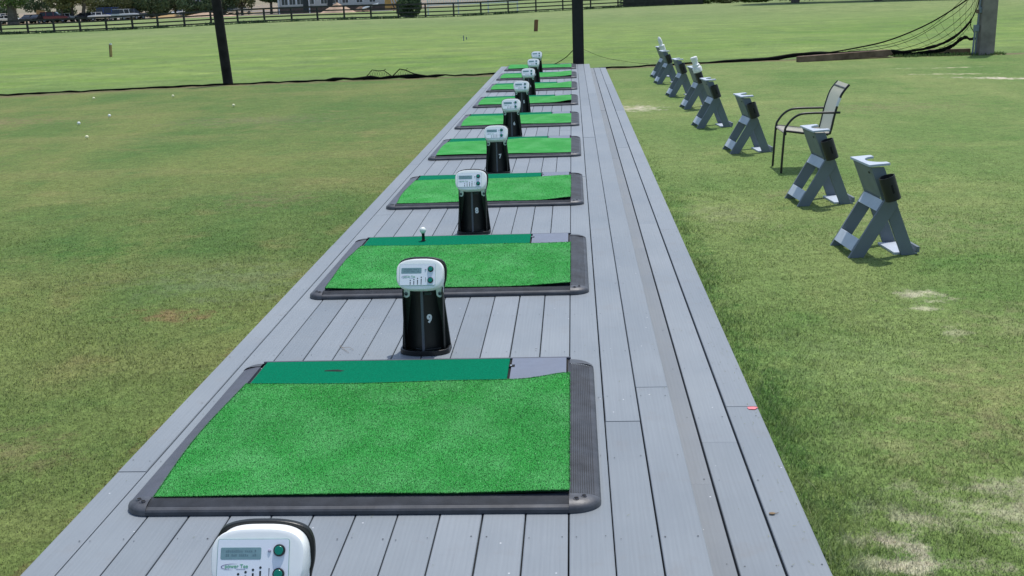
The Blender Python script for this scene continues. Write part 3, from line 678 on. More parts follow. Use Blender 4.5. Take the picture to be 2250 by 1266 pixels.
def bottle(k, label, prof):
    s_ = stands[k]; loc = Matrix.Translation(s_.location) @ Matrix.Rotation(s_.rotation_euler.z, 4, 'Z')
    ct = Vector((.214, -.078, .572)); cb = Vector((.268, -.078, .414)); ax = (ct-cb).normalized()
    root = empty('bottle', loc @ (cb+ax*.006), s_.rotation_euler.z, label, 'bottle', 'white bottles in the cup holders')
    q = ax.to_track_quat('Z', 'Y')
    b = MB(); b.lathe(prof[0], (0, 0, 0), ax, 18); b.build('bottle_body', 'golf white', root, smooth=True)
    b = MB(); b.lathe(prof[1], (0, 0, 0), ax, 14); b.build('spout', 'golf white', root, smooth=True)
bottle(4, 'white bottle with a wide blunt cap in the cup of the fifth nearest stand', ([(.044, 0), (.045, .165), (.070, .172), (.072, .235), (.062, .25), (.045, .26)], [(.056, .255), (.056, .285), (.044, .295), (.042, .345), (.052, .35), (.054, .40), (.046, .41)]))
bottle(7, 'white bottle with a slim pointed spout in the farthest bag stand', ([(.044, 0), (.045, .16), (.060, .17), (.064, .27), (.05, .285)], [(.040, .28), (.036, .31), (.044, .33), (.040, .40), (.026, .45), (.012, .465)]))

# ------------------------------------------------------------------ sling chair
ch = empty('patio_chair', (2.4, 11.07, G), 0, 'beige sling patio chair with black metal arms on the right lawn', 'chair')
def cp(x, z, y): return (x-2.4, y-11.07, z)
rail = [(2.150, .385), (2.135, .405), (2.15, .420), (2.19, .418), (2.38, .392), (2.56, .385), (2.590, .415), (2.625, .586), (2.668, .737), (2.705, .805), (2.752, .862)]
for y in (10.84, 11.31):
    b = MB(); b.tube(smoothpath([cp(2.114, 0, y), cp(2.125, .22, y), cp(2.138, .42, y), cp(2.160, .48, y), (cp(2.216, .547, y)), cp(2.285, .585, y), cp(2.37, .594, y), cp(2.52, .594, y), cp(2.675, .592, y)], 5), .0115, 10); b.build('arm_and_front_leg', 'chair frame', ch, smooth=True)
    b = MB(); b.tube(smoothpath([cp(x, z, y) for x, z in rail], 5), .0115, 10); b.build('side_rail', 'chair frame', ch, smooth=True)
    b = MB(); b.tube(smoothpath([cp(2.40, .39, y), cp(2.50, .3, y), cp(2.60, .12, y), cp(2.66, 0, y)], 5), .0115, 10); b.build('rear_leg', 'chair frame', ch, smooth=True)
b = MB(); b.tube([cp(2.148, .40, 10.84), cp(2.148, .40, 11.31)], .010); b.tube([cp(2.56, .375, 10.84), cp(2.56, .375, 11.31)], .010); b.tube([cp(2.72, .825, 10.84), cp(2.72, .825, 11.31)], .009); b.build('cross_bar', 'chair frame', ch, smooth=True)
cur = smoothpath([Vector((x, 0, z)) for x, z in rail[1:]], 6)
b = MB(); ring = []
for p_ in cur:
    row = []
    for k in range(9):
        w_ = k/8; sag = -.012*math.sin(w_*math.pi); row.append((p_.x-2.4, 10.853+w_*(11.297-10.853)-11.07, p_.z+.004+sag*(.6 if p_.x < 2.58 else .2)))
    ring.append(row)
vs = [p_ for r_ in ring for p_ in r_]; fs = []
for j in range(len(ring)-1):
    for i in range(8): a = j*9+i; fs.append((a, a+1, a+10, a+9))
b.add(vs, fs); b.build('sling_seat', 'sling', ch, smooth=True, fix=False)
b = MB(); b.tube([cp(2.640, .655, 10.84), cp(2.655, .70, 10.84), cp(2.668, .737, 10.84)], .014, 10); b.build('rail_glint', 'glint and stake white', ch, smooth=True)  # the rail's bright reflection, put in as a white sleeve on the tube

# ------------------------------------------------------------------ poles, net, timber
b = MB(); b.tube([(0, 0, -.4), (-.08, .0, 1.5), (-.14, 0, 3.1)], [.118, .115, .108], 14); o = b.build('net_pole', 'pole wood', smooth=True); o.location = (-8.15, 25.45, G); tag(o, 'dark leaning wooden pole on the net line at left', 'pole')
b = MB(); b.box(-.135, .135, -.135, .135, -.4, 3.2); o = b.build('net_pole', 'pole steel', bevel=.01); o.location = (.172, 26.62, G); tag(o, 'straight black square post standing behind the far end of the deck', 'pole')
rp = empty('utility_pole', (10.14, 27.5, G), 0, 'weathered grey-brown square post with grey conduits at the right edge', 'pole')
b = MB(); b.loft([[(-.18, -.18, -.3), (.18, -.18, -.3), (.18, .18, -.3), (-.18, .18, -.3)], [(-.165, -.17, 1.4), (.155+.03, -.17, 1.4), (.185, .17, 1.4), (-.165, .17, 1.4)], [(-.155, -.165, 4), (.195, -.165, 4), (.195, .165, 4), (-.155, .165, 4)]]); b.build('post', 'post concrete', rp, bevel=.012)
b = MB(); b.tube([(-.235, -.05, 0), (-.225, -.05, .62)], .024); b.tube([(-.305, -.07, 0), (-.285, -.07, .60)], .024); b.tube([(-.225, -.05, .62), (-.20, -.05, 1.25), (-.195, -.05, 3.2)], .022); b.build('conduit', 'conduit', rp, smooth=True)
b = MB(); b.box(-.315, -.195, -.11, -.01, .56, .72); b.box(-.225, -.165, -.11, -.01, 1.00, 1.14); b.build('junction_box', 'conduit', rp, bevel=.008)
b = MB(); b.box(-.29, -.22, -.09, -.04, .99, 1.08); b.build('wooden_cleat', 'timber brown', rp)

net = empty('barrier_net', (0, 0, 0), 0, 'black netting bunched along the ground across the field and drawn up at the right post', 'net')
b = MB(); pts = []; x = -23.
rn = random.Random(5)
while x < 9.4:
    y = ncv(x); pts.append((x, y-.02+rn.uniform(-.03, .03), G+.02+rn.uniform(-.008, .016)+(.03 if -5.8 < x < -2.8 else 0)*rn.random()+.10*sm(4.9, 5.8, x)*sm(8.6, 8., x))); x += .22
b.tube(pts, [(.016+rn.random()*.012)*(1.0+1.1*(3.4 < p_[0]))+(.03 if -5.9 < p_[0] < -3 else 0)*rn.random() for p_ in pts], 7); b.build('bunched_hem', 'net black', net, smooth=True)
yn = lambda x: float(ncv(x))-.03
def cr(pts, n=8): return smoothpath([(x, yn(x), z) for x, z in pts], n)
hem = cr([(5.4, -.05), (6.3, -.03), (7.02, .06), (7.9, .24), (8.86, .63), (9.70, 1.17), (10.0, 1.45), (10.1, 2.6)])
vert = cr([(10.02, 2.6), (9.95, 1.2), (9.88, .86), (9.80, .66)]); bun1 = cr([(9.81, .68), (9.70, .52), (9.45, .28), (9.1, .09), (8.6, -.02), (8.0, -.07), (7.2, -.09)])
bun2 = cr([(9.93, .22), (9.80, .20), (9.70, .26), (9.58, .20), (9.42, .06), (9.1, -.05), (8.7, -.10), (8.2, -.12), (7.6, -.10)]); loop = cr([(9.80, .64), (9.80, .50), (9.87, .40), (9.90, .30), (9.84, .22)])
b = MB(); b.tube(hem, .017, 6); b.tube(vert, .013, 6); b.build('top_hem', 'net black', net, smooth=True)
b = MB()
def bundle(path, n, spread, r):
    for k in range(n):
        ph_ = rn.uniform(0, 6.28); q_ = rn.uniform(.3, 1.); L_ = len(path)
        b.tube([p_+Vector((0, math.sin(ph_+i*.35)*.02, math.sin(ph_+i*rn.uniform(.28, .34))*spread*q_*math.sin(math.pi*(.08+.86*i/L_)))) for i, p_ in enumerate(path)], r*rn.uniform(.5, 1.2), 5)
bundle(bun1, 9, .042, .014); bundle(bun2, 14, .055, .017); bundle(loop, 2, .01, .008); b.build('gathered_folds', 'net black', net, smooth=True)
def samp(c_, u):
    f = u*(len(c_)-1); i = min(int(f), len(c_)-2); return c_[i].lerp(c_[i+1], f-i)
b = MB(); low = cr([(6.2, -.10), (7.2, -.10), (8.2, -.11), (8.9, -.09), (9.4, .05), (9.7, .25), (9.80, .62), (9.9, 1.0), (9.98, 1.6)])
for i in range(26):
    u = (i+rn.uniform(-.4, .4))/25; u = min(max(u, 0), 1); a, e = samp(hem, .12+.86*u), samp(low, min(max(.02+.96*u+rn.uniform(-.05, .05), 0), 1)); c_ = a.lerp(e, .5)+Vector((-.03, 0, -.05-.10*math.sin(u*3))); b.tube(smoothpath([a, c_, e], 5), .0032, 3, False)
for (z0, xs_) in ((0, [(8.2, -.12), (9.0, -.04), (9.5, .22), (9.75, .5), (9.82, .64)]), (0, [(6.9, .0), (8.0, .16), (8.7, .42), (9.2, .80), (9.7, 1.3)]), (0, [(6.6, -.05), (7.6, .02), (8.4, .22), (9.1, .62), (9.6, 1.0), (9.95, 1.6)]), (0, [(7.0, -.08), (8.0, -.02), (8.8, .20), (9.35, .55), (9.75, .95), (9.97, 1.4)]), (0, [(7.6, -.1), (8.5, .0), (9.1, .22), (9.5, .5), (9.8, .85)]), (0, [(7.9, -.1), (8.7, -.02), (9.25, .18), (9.6, .42), (9.85, .75)])):
    b.tube(cr(xs_, 6), .006, 4, False)
b.build('mesh_strands', 'net black', net)
b = MB(); # slack piece propped up left of the deck
Yp = 25.55
for (pl, r_) in (([(-4.95, -.15), (-4.83, -.07), (-4.71, .06), (-4.55, .03), (-4.43, .04), (-4.30, -.06), (-4.22, -.13)], .010), ([(-4.26, -.13), (-4.14, -.02), (-4.05, .06), (-3.92, .03), (-3.72, -.06), (-3.45, -.12)], .013), ([(-4.43, .04), (-4.38, .07)], .008), ([(-3.92, .03), (-3.86, .07)], .006)):
    b.tube([(x, Yp, z) for x, z in pl], r_, 5)
for i in range(28):
    x = -4.95+i*.056; zt = float(np.interp(x, [-4.95, -4.71, -4.43, -4.24, -4.05, -3.72, -3.4], [-.15, .06, .04, -.11, .06, -.06, -.12])); b.tube([(x, Yp, zt), (x+.05, Yp+.02, -.16)], .0028, 3, False); b.tube([(x+.05, Yp, zt-.02), (x-.03, Yp+.02, -.16)], .0028, 3, False)
b.build('slack_flap', 'net black', net)
b = MB(); b.tube(smoothpath([(.04, 26.6, .30), (-.15, 26.6, .13), (-.45, 26.55, -.02), (-.85, 26.5, -.10)], 6), .010, 5); b.tube(smoothpath([(.30, 26.6, .32), (.8, 26.75, .10), (1.5, 26.9, -.05), (1.9, 27, -.10)], 6), .0035, 4); b.build('tie_rope', 'net black', net)

b = MB(); b.prism([(0, 0), (2.35, 0), (2.42, .03), (2.50, .05), (2.42, .165), (0, .150)], -.08, .09, 'xz'); o = b.build('landscape_timber', 'timber brown', bevel=.008); o.location = (5.5, 26.9, G-.015); o.rotation_euler = (R(0), R(-1.0), R(15)); tag(o, 'long weathered brown timber lying under the net at right', 'timber')
b = MB(); b.box(0, 1.0, -.06, .06, 0, .14); o = b.build('landscape_timber', 'timber brown', bevel=.008); o.location = (8.95, 28.0, G-.01); o.rotation_euler = (0, 0, R(-4)); tag(o, 'short reddish brown timber beside the foot of the right post', 'timber')

def stake(x, y, h, w, m, label, top=None):
    r_ = empty('wooden_stake', (x, y, gz(x, y)), 0, label, 'stake'); b = MB(); b.box(-w/2, w/2, -w/4, w/4, -.1, h, Matrix.Rotation(R(4), 4, 'Y')); b.build('shaft', m, r_)
    if top: b = MB(); b.box(-w/2-.003, w/2+.003, -w/4-.003, w/4+.003, h-.06, h+.004, Matrix.Rotation(R(4), 4, 'Y')); b.build('painted_top', top, r_)
    b = MB(); b.box(-w/2-.03, -w/2-.002, -w/4-.002, w/4, -.1, h*.95, Matrix.Rotation(R(4), 4, 'Y')); b.build('edge_strip', 'timber brown', r_)
    return r_
stake(-18.4, 42.8, .53, .075, 'stake tan', 'thin tan stake with a white top in the far field at left', 'glint and stake white')
stake(-1.75, 54.1, .56, .16, 'stake brown', 'wide reddish brown stake in the far field above the farthest dispenser')
b = MB(); b.box(-.02, .02, -.01, .01, -.05, .22); b.box(.10, .14, -.01, .01, .05, .16); o = b.build('field_marker', 'conduit'); o.location = (-4.5, 45.6, gz(-4.5, 45.6)); tag(o, 'tiny dull marker in the far field left of the brown stake', 'marker')

# small litter
b = MB(); b.add([(-.020, -.012, 0), (.006, -.016, .001), (.022, .004, .002), (.010, .016, 0), (-.008, .012, .002), (-.024, .010, .001)], [(0, 1, 2, 3, 4, 5)]); b.add([(-.020, -.012, -.001), (.006, -.016, -.001), (.022, .004, -.001), (.010, .016, -.001), (-.008, .012, -.001), (-.024, .010, -.001)], [(5, 4, 3, 2, 1, 0)])
o = b.build('red_scrap', 'red cloth', fix=False); o.location = (.792, 4.375, -.097); tag(o, 'small bright red scrap on the right edge of the deck step', 'scrap')
b = MB(); b.lathe([(.001, 0), (.010, .002), (.012, .005), (.003, .007)], n=7); b.tube([(.008, 0, .003), (.022, .006, .004)], .0015, 4); o = b.build('dry_leaf', 'dry leaf'); o.location = (.70, 3.40, -.099); o.scale = (1, .6, 1); tag(o, 'small curled dry leaf on the lower right step board', 'leaf')
b = MB(); b.tube([(0, 0, .004), (.02, -.045, .006), (.05, -.09, .004)], .0012, 4); b.tube([(.02, -.045, .006), (.06, -.05, .008), (.085, -.08, .004)], .0009, 4); b.tube([(.05, -.09, .004), (.07, -.12, .004)], .0009, 4); o = b.build('twig', 'dry leaf'); o.location = (-1.15, 5.03, 0.001); tag(o, 'thin dry twig on the deck boards left of dispenser 9', 'twig')

# ------------------------------------------------------------------ far fence
FP = [(-51.61, 96.96), (-49.0, 96.72), (-46.45, 96.48), (-43.93, 96.24), (-41.42, 96.01), (-38.94, 95.78), (-36.55, 95.55), (-34.32, 96.04), (-32.13, 96.73), (-29.92, 97.43), (-27.69, 98.15), (-25.38, 98.88), (-23.32, 100.22), (-21.16, 101.79), (-18.94, 103.41), (-16.61, 105.1), (-14.21, 106.85), (-11.68, 108.97), (-9.15, 111.12), (-6.52, 113.36), (-3.74, 115.62), (-0.94, 116.86), (2.01, 118.17), (4.97, 119.49), (8.05, 120.42), (11.08, 121.32)]
FP = [(-56.9, 97.4), (-54.2, 97.2)]+FP
fence = empty('paddock_fence', (0, 0, 0), 0, 'long dark four-rail wooden paddock fence across the far side of the field', 'fence')
def fsc(x): return float(np.interp(x, [-57, -40, -15, 5, 12], [1.0, 1.02, 1.14, 1.12, 1.1]))
for x, y in FP:
    s = fsc(x); b = MB(); b.box(x-.075, x+.075, y-.07, y+.07, gz(x, y)-.2, gz(x, y)+1.20*s); b.build('fence_post', 'fence paint', fence)
for hgt in (1.14, .82, .48, .17):
    b = MB()
    for (xa, ya), (xb, yb) in zip(FP, FP[1:]):
        za, zb = gz(xa, ya)+hgt*fsc(xa), gz(xb, yb)+hgt*fsc(xb); e = .075 if hgt > 1 else .058
        b.add([(xa, ya-.12, za-e), (xb, yb-.12, zb-e), (xb, yb-.08, zb-e), (xa, ya-.08, za-e), (xa, ya-.12, za+e), (xb, yb-.12, zb+e), (xb, yb-.08, zb+e), (xa, ya-.08, za+e)], [(0, 3, 2, 1), (4, 5, 6, 7), (0, 1, 5, 4), (1, 2, 6, 5), (2, 3, 7, 6), (3, 0, 4, 7)])
    b.build('fence_rail', 'fence paint', fence)

# ------------------------------------------------------------------ foliage
def leaves(b, n, c, rad, size, seed, squash=1.):
    r_ = np.random.default_rng(seed); k = 0
    while k < n:
        p_ = r_.uniform(-1, 1, 3); d = np.linalg.norm(p_)
        if d > 1 or d < .35: continue
        if math.sin(p_[0]*5+seed)+math.sin(p_[1]*4+seed*2)+math.sin(p_[2]*6+seed*3) < -.9: continue
        P_ = Vector(c)+Vector((p_[0]*rad[0], p_[1]*rad[1], p_[2]*rad[2])); a = Vector(r_.normal(size=3)).normalized(); e = a.orthogonal().normalized(); f_ = a.cross(e); s = size*r_.uniform(.6, 1.4)
        o = len(b.v); b.v += [tuple(P_-e*s), tuple(P_-f_*s*.5), tuple(P_+e*s), tuple(P_+f_*s*.5)]; b.f.append([o, o+1, o+2, o+3]); b.m.append(b.mi); k += 1
def tree(x, y, trunk_r, trunk_h, lobes, mat, size, n, label, group='trees by the parking lot', name='tree', lean=0):
    r_ = empty(name, (x, y, gz(x, y)), 0, label, 'tree', group)
    b = MB(); b.tube([(0, 0, -.3), (lean*.4, 0, trunk_h*.5), (lean, 0, trunk_h+.5), (lean*1.3, .1, trunk_h+1.8)], [trunk_r*1.25, trunk_r, trunk_r*.85, trunk_r*.4], 10)
    for q in range(4): a = q*1.6+x; b.tube([(lean, 0, trunk_h), (lean+math.cos(a)*.9, math.sin(a)*.9, trunk_h+1.2), (lean+math.cos(a)*1.8, math.sin(a)*1.8, trunk_h+1.9)], [trunk_r*.5, trunk_r*.3, .03], 6)
    b.build('trunk', 'trunk bark', r_, smooth=True)
    b = MB(); tot = sum(l[3]*l[4]*l[5] for l in lobes)
    for i, l in enumerate(lobes): leaves(b, int(n*l[3]*l[4]*l[5]/tot)+20, (l[0], l[1], l[2]), (l[3], l[4], l[5]), size, int(abs(x)*10)+i)
    b.build('crown', mat, r_, fix=False); return r_
TR = [(-91.5, 176, .75, 2.6, 'leaf bright', 3.2, 'broad tree with a thick grey trunk above the white sedan at far left'), (-93.5, 189, .2, 1.6, 'leaf dark', 3.0, 'dark tree between the thick trunk and the beige sign'),
      (-85.5, 181, .16, 2.2, 'leaf olive', 2.4, 'slim tree right beside the beige sign'), (-84.6, 183, .22, 2.6, 'leaf olive', 3.2, 'olive tree above the dark red car'), (-82.5, 182, .3, 3.0, 'leaf olive', 3.0, 'tree with a leaning grey trunk above the white hatchback'),
      (-80.5, 186, .2, 1.1, 'leaf olive', 3.0, 'low olive tree left of the white rooftop gap'), (-79, 191, .2, 1.0, 'leaf dark', 2.7, 'dark green tree left of the white house'), (-75.0, 187, .22, 1.3, 'leaf olive', 3.0, 'tree standing above the blue van'),
      (-71.8, 186, .2, 1.2, 'leaf dark', 3.1, 'dark green tree above the silver car'), (-69.4, 190, .2, 1.2, 'leaf dark', 2.8, 'dense tree left of the tan house'), (-63.2, 183, .22, .8, 'leaf dark', 2.9, 'dark tree right of the tan house'),
      (-60.2, 188, .22, 1.2, 'leaf dark', 3.2, 'dark tree left of the leaning pole'), (-57.5, 190, .22, 1.2, 'leaf olive', 2.8, 'tree seen right behind the leaning pole'), (-55.0, 200, .2, 2.0, 'leaf bright', 2.4, 'tree just above the white van'), (-51.8, 188, .18, 2.0, 'leaf dark', 1.7, 'narrow dark tree at the left corner of the white building')]
for i, (x, y, tr_, th, m, rad, lab) in enumerate(TR):
    lb = [(0, 0, th+rad*.75, rad, rad, rad*.8), (rad*.5, .3, th+rad*1.3, rad*.7, rad*.7, rad*.6), (-rad*.5, -.2, th+rad*.5, rad*.6, rad*.6, rad*.45), (rad*.45, -.4, th+rad*.35, rad*.55, rad*.6, rad*.4)]
    tree(x, y, tr_, th, lb, m, .20, 3000, lab, lean=.8 if i == 4 else .1)
def bush(x, y, rx, ry, rz, m, n, size, label, name='shrub', group=None, cat='shrub', low=.0):
    r_ = empty(name, (x, y, gz(x, y)), 0, label, cat, group)
    b = MB(); b.tube([(0, 0, -.1), (.05, 0, rz*1.0)], [.09, .03], 6); b.build('stem', 'trunk bark', r_)
    b = MB(); leaves(b, int(n*.5), (0, 0, rz*.75+low), (rx, ry, rz*.8), size, int(abs(x*7))); leaves(b, int(n*.3), (rx*.35, 0, rz*1.3), (rx*.6, ry*.6, rz*.6), size, int(abs(x*3))+1); leaves(b, int(n*.2), (-rx*.3, 0, rz*.5), (rx*.75, ry*.6, rz*.5), size, int(abs(x*5))+2)
    b.build('foliage', m, r_, fix=False); return r_
bush(-15.9, 107.6, 1.25, 1.1, 1.6, 'leaf dark', 5200, .11, 'dense dark evergreen shrub right behind the paddock fence')
for i, (x, y, rx, rz, m, lab) in enumerate([(-88.0, 186, 3, 1.5, 'leaf dark', 'dark shrub left of the beige sign'), (-83.2, 190, 3, 1.3, 'leaf dark', 'dark shrub above the white hatchback'), (-77.5, 192, 2.6, 1.5, 'leaf dark', 'dark shrub above the blue van'), (-73.5, 193, 2.5, 1.3, 'leaf dark', 'dark shrub right of the blue van'),
                                           (-66.4, 192, 2.2, 1.2, 'leaf olive', 'olive shrub in front of the tan house'), (-61.8, 189, 2.2, 1.1, 'leaf dark', 'dark shrub left of the leaning pole'), (-97.5, 184, 3, 1.6, 'leaf dark', 'dark shrub at the far left edge')]):
    bush(x, y, rx, 1.2, rz, m, 1500, .2, lab, group='shrubs by the parking lot')
for i, (x, y, rx, rz, m, lab) in enumerate([(8.6, 125.2, 3.4, 1.0, 'leaf dark', 'dark hedge shrub right of the black centre post'), (12.0, 124.8, 2.8, .95, 'leaf dark', 'dark shrub at the right end of the paddock fence'), (14.6, 124.6, 2.2, .95, 'leaf bright', 'leafy green shrub beyond the fence end'), (17.6, 124.2, 2.4, 1.0, 'leaf olive', 'olive shrub above the bag stands'),
                                           (20.6, 124.0, 2.0, .75, 'leaf bright', 'low bright shrub left of the dark tree shade'), (25.0, 123.5, 3.6, 1.3, 'leaf dark', 'dark shrub at the top edge, in the tree shade'), (31.0, 122.5, 3.6, 1.3, 'leaf dark', 'dark shrub farthest right at the top edge')]):
    bush(x, y, rx, 1.2, rz, m, 2200, .14, lab, group='shrubs at the far right of the field')
# shade trees whose crowns stand above the picture and throw the shade on the field
for i, (x, y) in enumerate([(22, 110.5), (29.5, 108.5), (37, 107.5), (45, 108)]):
    rad = 4.6; th = 3.2
    tree(x, y, .35, th, [(0, 0, th+3.0, rad, rad*1.2, 3.0), (2, 0, th+4.8, 3.2, 3.4, 2.2), (-2.4, -1, th+3.8, 3, 3.2, 2.2)], 'leaf dark', .38, 5200, ['large tree shading the far field, leftmost of four', 'large tree shading the far field, second from left', 'large tree shading the far field, second from right', 'large tree shading the far field, rightmost of four'][i], 'shade trees along the far field')
# weeds along the fence foot
b = MB()
rw = random.Random(9)
for (xa, ya), (xb, yb) in zip(FP, FP[1:]):
    for k in range(150):
        u = rw.random(); x = xa+(xb-xa)*u; y = ya+(yb-ya)*u-.1+rw.gauss(0, .22); h = rw.uniform(.06, .28)*(1.3 if math.sin(x*1.7)+math.sin(x*.6) > .2 else .55); a = rw.uniform(0, 3.1); w_ = rw.uniform(.05, .14)
        z = gz(x, y)-.02; o = len(b.v); b.v += [(x-math.cos(a)*w_, y-math.sin(a)*w_, z), (x+math.cos(a)*w_, y+math.sin(a)*w_, z), (x+rw.uniform(-.1, .1), y, z+h)]; b.f.append([o, o+1, o+2]); b.m.append(0)
tag(b.build('weeds', 'leaf dark', fix=False), 'dark weeds growing along the foot of the paddock fence', 'weeds', kind='stuff')
b = MB()
for k in range(900):
    x = rw.uniform(8.0, 10.6); y = float(ncv(x))-.15+rw.gauss(0, .12); h = rw.uniform(.02, .09); a = rw.uniform(0, 3.1); w_ = rw.uniform(.008, .03)
    o = len(b.v); b.v += [(x-math.cos(a)*w_, y-math.sin(a)*w_, G), (x+math.cos(a)*w_, y+math.sin(a)*w_, G), (x+rw.uniform(-.04, .04), y, G+h)]; b.f.append([o, o+1, o+2]); b.m.append(0)
tag(b.build('weeds', 'leaf bright', fix=False), 'bright weeds beneath the gathered net beside the right post', 'weeds', kind='stuff')

# ------------------------------------------------------------------ cars
def make_car(kind):
    root = empty('parked_car', (0, 0, 0))
    L, H, Wd = {'sedan': (4.5, 1.42, 1.78), 'suv': (4.7, 1.75, 1.9), 'van': (5.2, 2.1, 2.0)}[kind]
    low = {'sedan': [(-2.25, .35), (-2.22, .85), (-1.5, .98), (1.0, .96), (2.1, .78), (2.25, .55), (2.22, .32)], 'suv': [(-2.3, .4), (-2.32, 1.05), (.9, 1.08), (2.15, .98), (2.35, .7), (2.3, .38)], 'van': [(-2.6, .4), (-2.62, 1.15), (1.4, 1.15), (2.4, 1.0), (2.6, .75), (2.55, .38)]}[kind]
    b = MB(); b.prism(low, -Wd/2, Wd/2, 'xz'); body = b.build('car_body', 'car white', root, bevel=.10)
    cab = {'sedan': [(-1.75, .96), (-1.15, H), (.15, H), (1.05, .95)], 'suv': [(-2.25, 1.06), (-2.05, H), (.35, H), (1.15, 1.07)], 'van': [(-2.58, 1.14), (-2.45, H), (.9, H), (1.75, 1.14)]}[kind]
    b = MB(); w1, w2 = Wd/2-.06, Wd/2-.22
    b.loft([[(x, s*w, z) for x, z, w, s in ((cab[0][0], cab[0][1], w1, -1), (cab[3][0], cab[3][1], w1, -1), (cab[3][0], cab[3][1], w1, 1), (cab[0][0], cab[0][1], w1, 1))], [(x, s*w, z) for x, z, w, s in ((cab[1][0], H-.05, w2, -1), (cab[2][0], H-.05, w2, -1), (cab[2][0], H-.05, w2, 1), (cab[1][0], H-.05, w2, 1))]]); b.build('car_window', 'car glass', root, bevel=.04)
    b = MB(); b.box(cab[1][0]-.02, cab[2][0]+.02, -w2-.02, w2+.02, H-.05, H); 
    for x in (cab[0][0]*.5, cab[3][0]*.05): 
        for s in (-1, 1): b.add([(x-.05, s*(w1+.005), cab[0][1]), (x+.05, s*(w1+.005), cab[0][1]), (x+.05, s*(w2+.01), H-.04), (x-.05, s*(w2+.01), H-.04)], [(0, 1, 2, 3)])
    b.build('car_roof', 'car white', root, bevel=.03)
    for x in (-L*.31, L*.31):
        for s in (-1, 1): b = MB(); b.mi = 0; b.lathe([(.32, 0), (.33, .03), (.33, .18), (.32, .2)], (x, s*(Wd/2-.17) - (0 if s > 0 else 0), .33), (0, s, 0), 16); b.mi = 1; b.lathe([(.19, .2), (.17, .21)], (x, s*(Wd/2-.17), .33), (0, s, 0), 12); b.build('wheel', ['tyre', 'conduit'], root)
    return root
CK = {}
CARS = [('sedan', 'white', -94.2, 180.5, 20, 'white sedan parked at the far left behind the fence'), ('suv', 'white', -96.8, 182.5, 80, 'white car cut off by the left edge behind the fence'), ('sedan', 'black', -90.4, 180.5, 75, 'small black car right of the white sedan'), ('sedan', 'black', -88.6, 180, 70, 'black car between the small black car and the red car'),
        ('suv', 'red', -86.6, 180.5, 12, 'dark red car left of the white hatchback'), ('sedan', 'white', -85.4, 182.5, 60, 'white hatchback right of the dark red car'), ('sedan', 'black', -82.0, 183, 75, 'black car left of the two white cars'), ('sedan', 'white', -81.0, 184, 40, 'white car left of the blue van, more to the left of two'), ('sedan', 'white', -79.2, 182, 25, 'white car right in front of the blue van'),
        ('van', 'blue', -77.6, 183.0, 8, 'dark blue van parked behind the fence'), ('suv', 'silver', -73.4, 178, 70, 'silver blue car right of the blue van'), ('suv', 'grey', -74.6, 184, 40, 'grey car left of the patch of dry ground'), ('sedan', 'white', -70.4, 197, 60, 'white car standing alone above the dry ground'),
        ('suv', 'white', -64.6, 198, 80, 'white car just left of the leaning pole'), ('suv', 'silver', -62.0, 198, 85, 'silver car just right of the leaning pole'), ('suv', 'white', -59.8, 196, 62, 'white van-like car left of the white building')]
for kind, colr, x, y, rz, lab in CARS:
    if kind not in CK: CK[kind] = make_car(kind); o = CK[kind]
    else: o = copy_tree(CK[kind])
    o.location = (x, y, gz(x, y)); o.rotation_euler = (0, 0, R(rz)); tag(o, lab, 'car', 'cars parked beyond the fence')
    if colr != 'white':
        for c_ in [q for q in bpy.data.objects if q.parent == o and q.name.split('.')[0] in ('car_body', 'car_roof')]:
            c_.data = c_.data.copy(); c_.data.materials[0] = MAT['car '+colr]

# ------------------------------------------------------------------ buildings and site clutter
hs = empty('apartment_building', (-46.5, 186, G), R(10), 'long pale sided building with a brick base behind the fence', 'building')
b = MB(); b.box(-3.5, 21.0, 0, 10, 0, 1.05); b.build('brick_base', 'brick', hs)
b = MB(); b.box(-3.4, 20.9, .06, 9.9, 1.05, 6.6)
for k in range(36): b.box(-3.42, 20.92, .035, .059, 1.07+k*.153, 1.07+k*.153+.02)
b.build('siding_wall', 'siding', hs)
b = MB(); b.prism([(-.6, 6.6), (5, 9.6), (10.6, 6.6)], -4, 21.4, 'yz'); b.build('roof', 'roof', hs)
for x in (-2.2, -.9, .4, 2.2, 4.4, 6.3, 8.0, 10.4, 12.6, 15.2, 17.6):
    for z in (1.45, 4.2):
        f_ = MB(); f_.box(x-.62, x+.62, -.02, .055, z-.08, z+1.6); fo = f_.build('window_frame', 'window frame', hs); f_ = MB(); f_.box(x-.5, x-.03, -.035, -.0205, z, z+1.5); f_.box(x+.03, x+.5, -.035, -.0205, z, z+1.5); f_.build('window_pane', 'window glass', fo)
for x in (1.3, 5.4): b = MB(); b.box(x-.45, x+.45, -.06, -.005, .12, 2.25); b.build('entry_door', 'ink dark', hs)
for x in (-3.2, 1.9, 6.9): b = MB(); b.box(x-.1, x+.1, -.35, -.12, 0, 3.0); b.build('porch_column', 'window frame', hs)
h2 = empty('house', (-70.0, 205, G), R(8), 'tan house glimpsed between dark trees left of the pole', 'house')
b = MB(); b.box(-2.8, 2.6, 0, 8, 0, 5.5); b.build('wall', 'tan wall', h2); b = MB(); b.prism([(-.5, 5.5), (4, 8), (8.5, 5.5)], -3.2, 3, 'yz'); b.build('roof', 'roof', h2)
b = MB(); b.box(-.6, .1, -.04, .02, 1.9, 3.1); f_ = b.build('window', 'window frame', h2); b = MB(); b.box(-.5, 0, -.06, -.041, 2.0, 3.0); b.build('pane', 'window glass', f_)
h3 = empty('house', (-92.5, 214, G), R(5), 'small white house glimpsed between trees above the white cars', 'house')
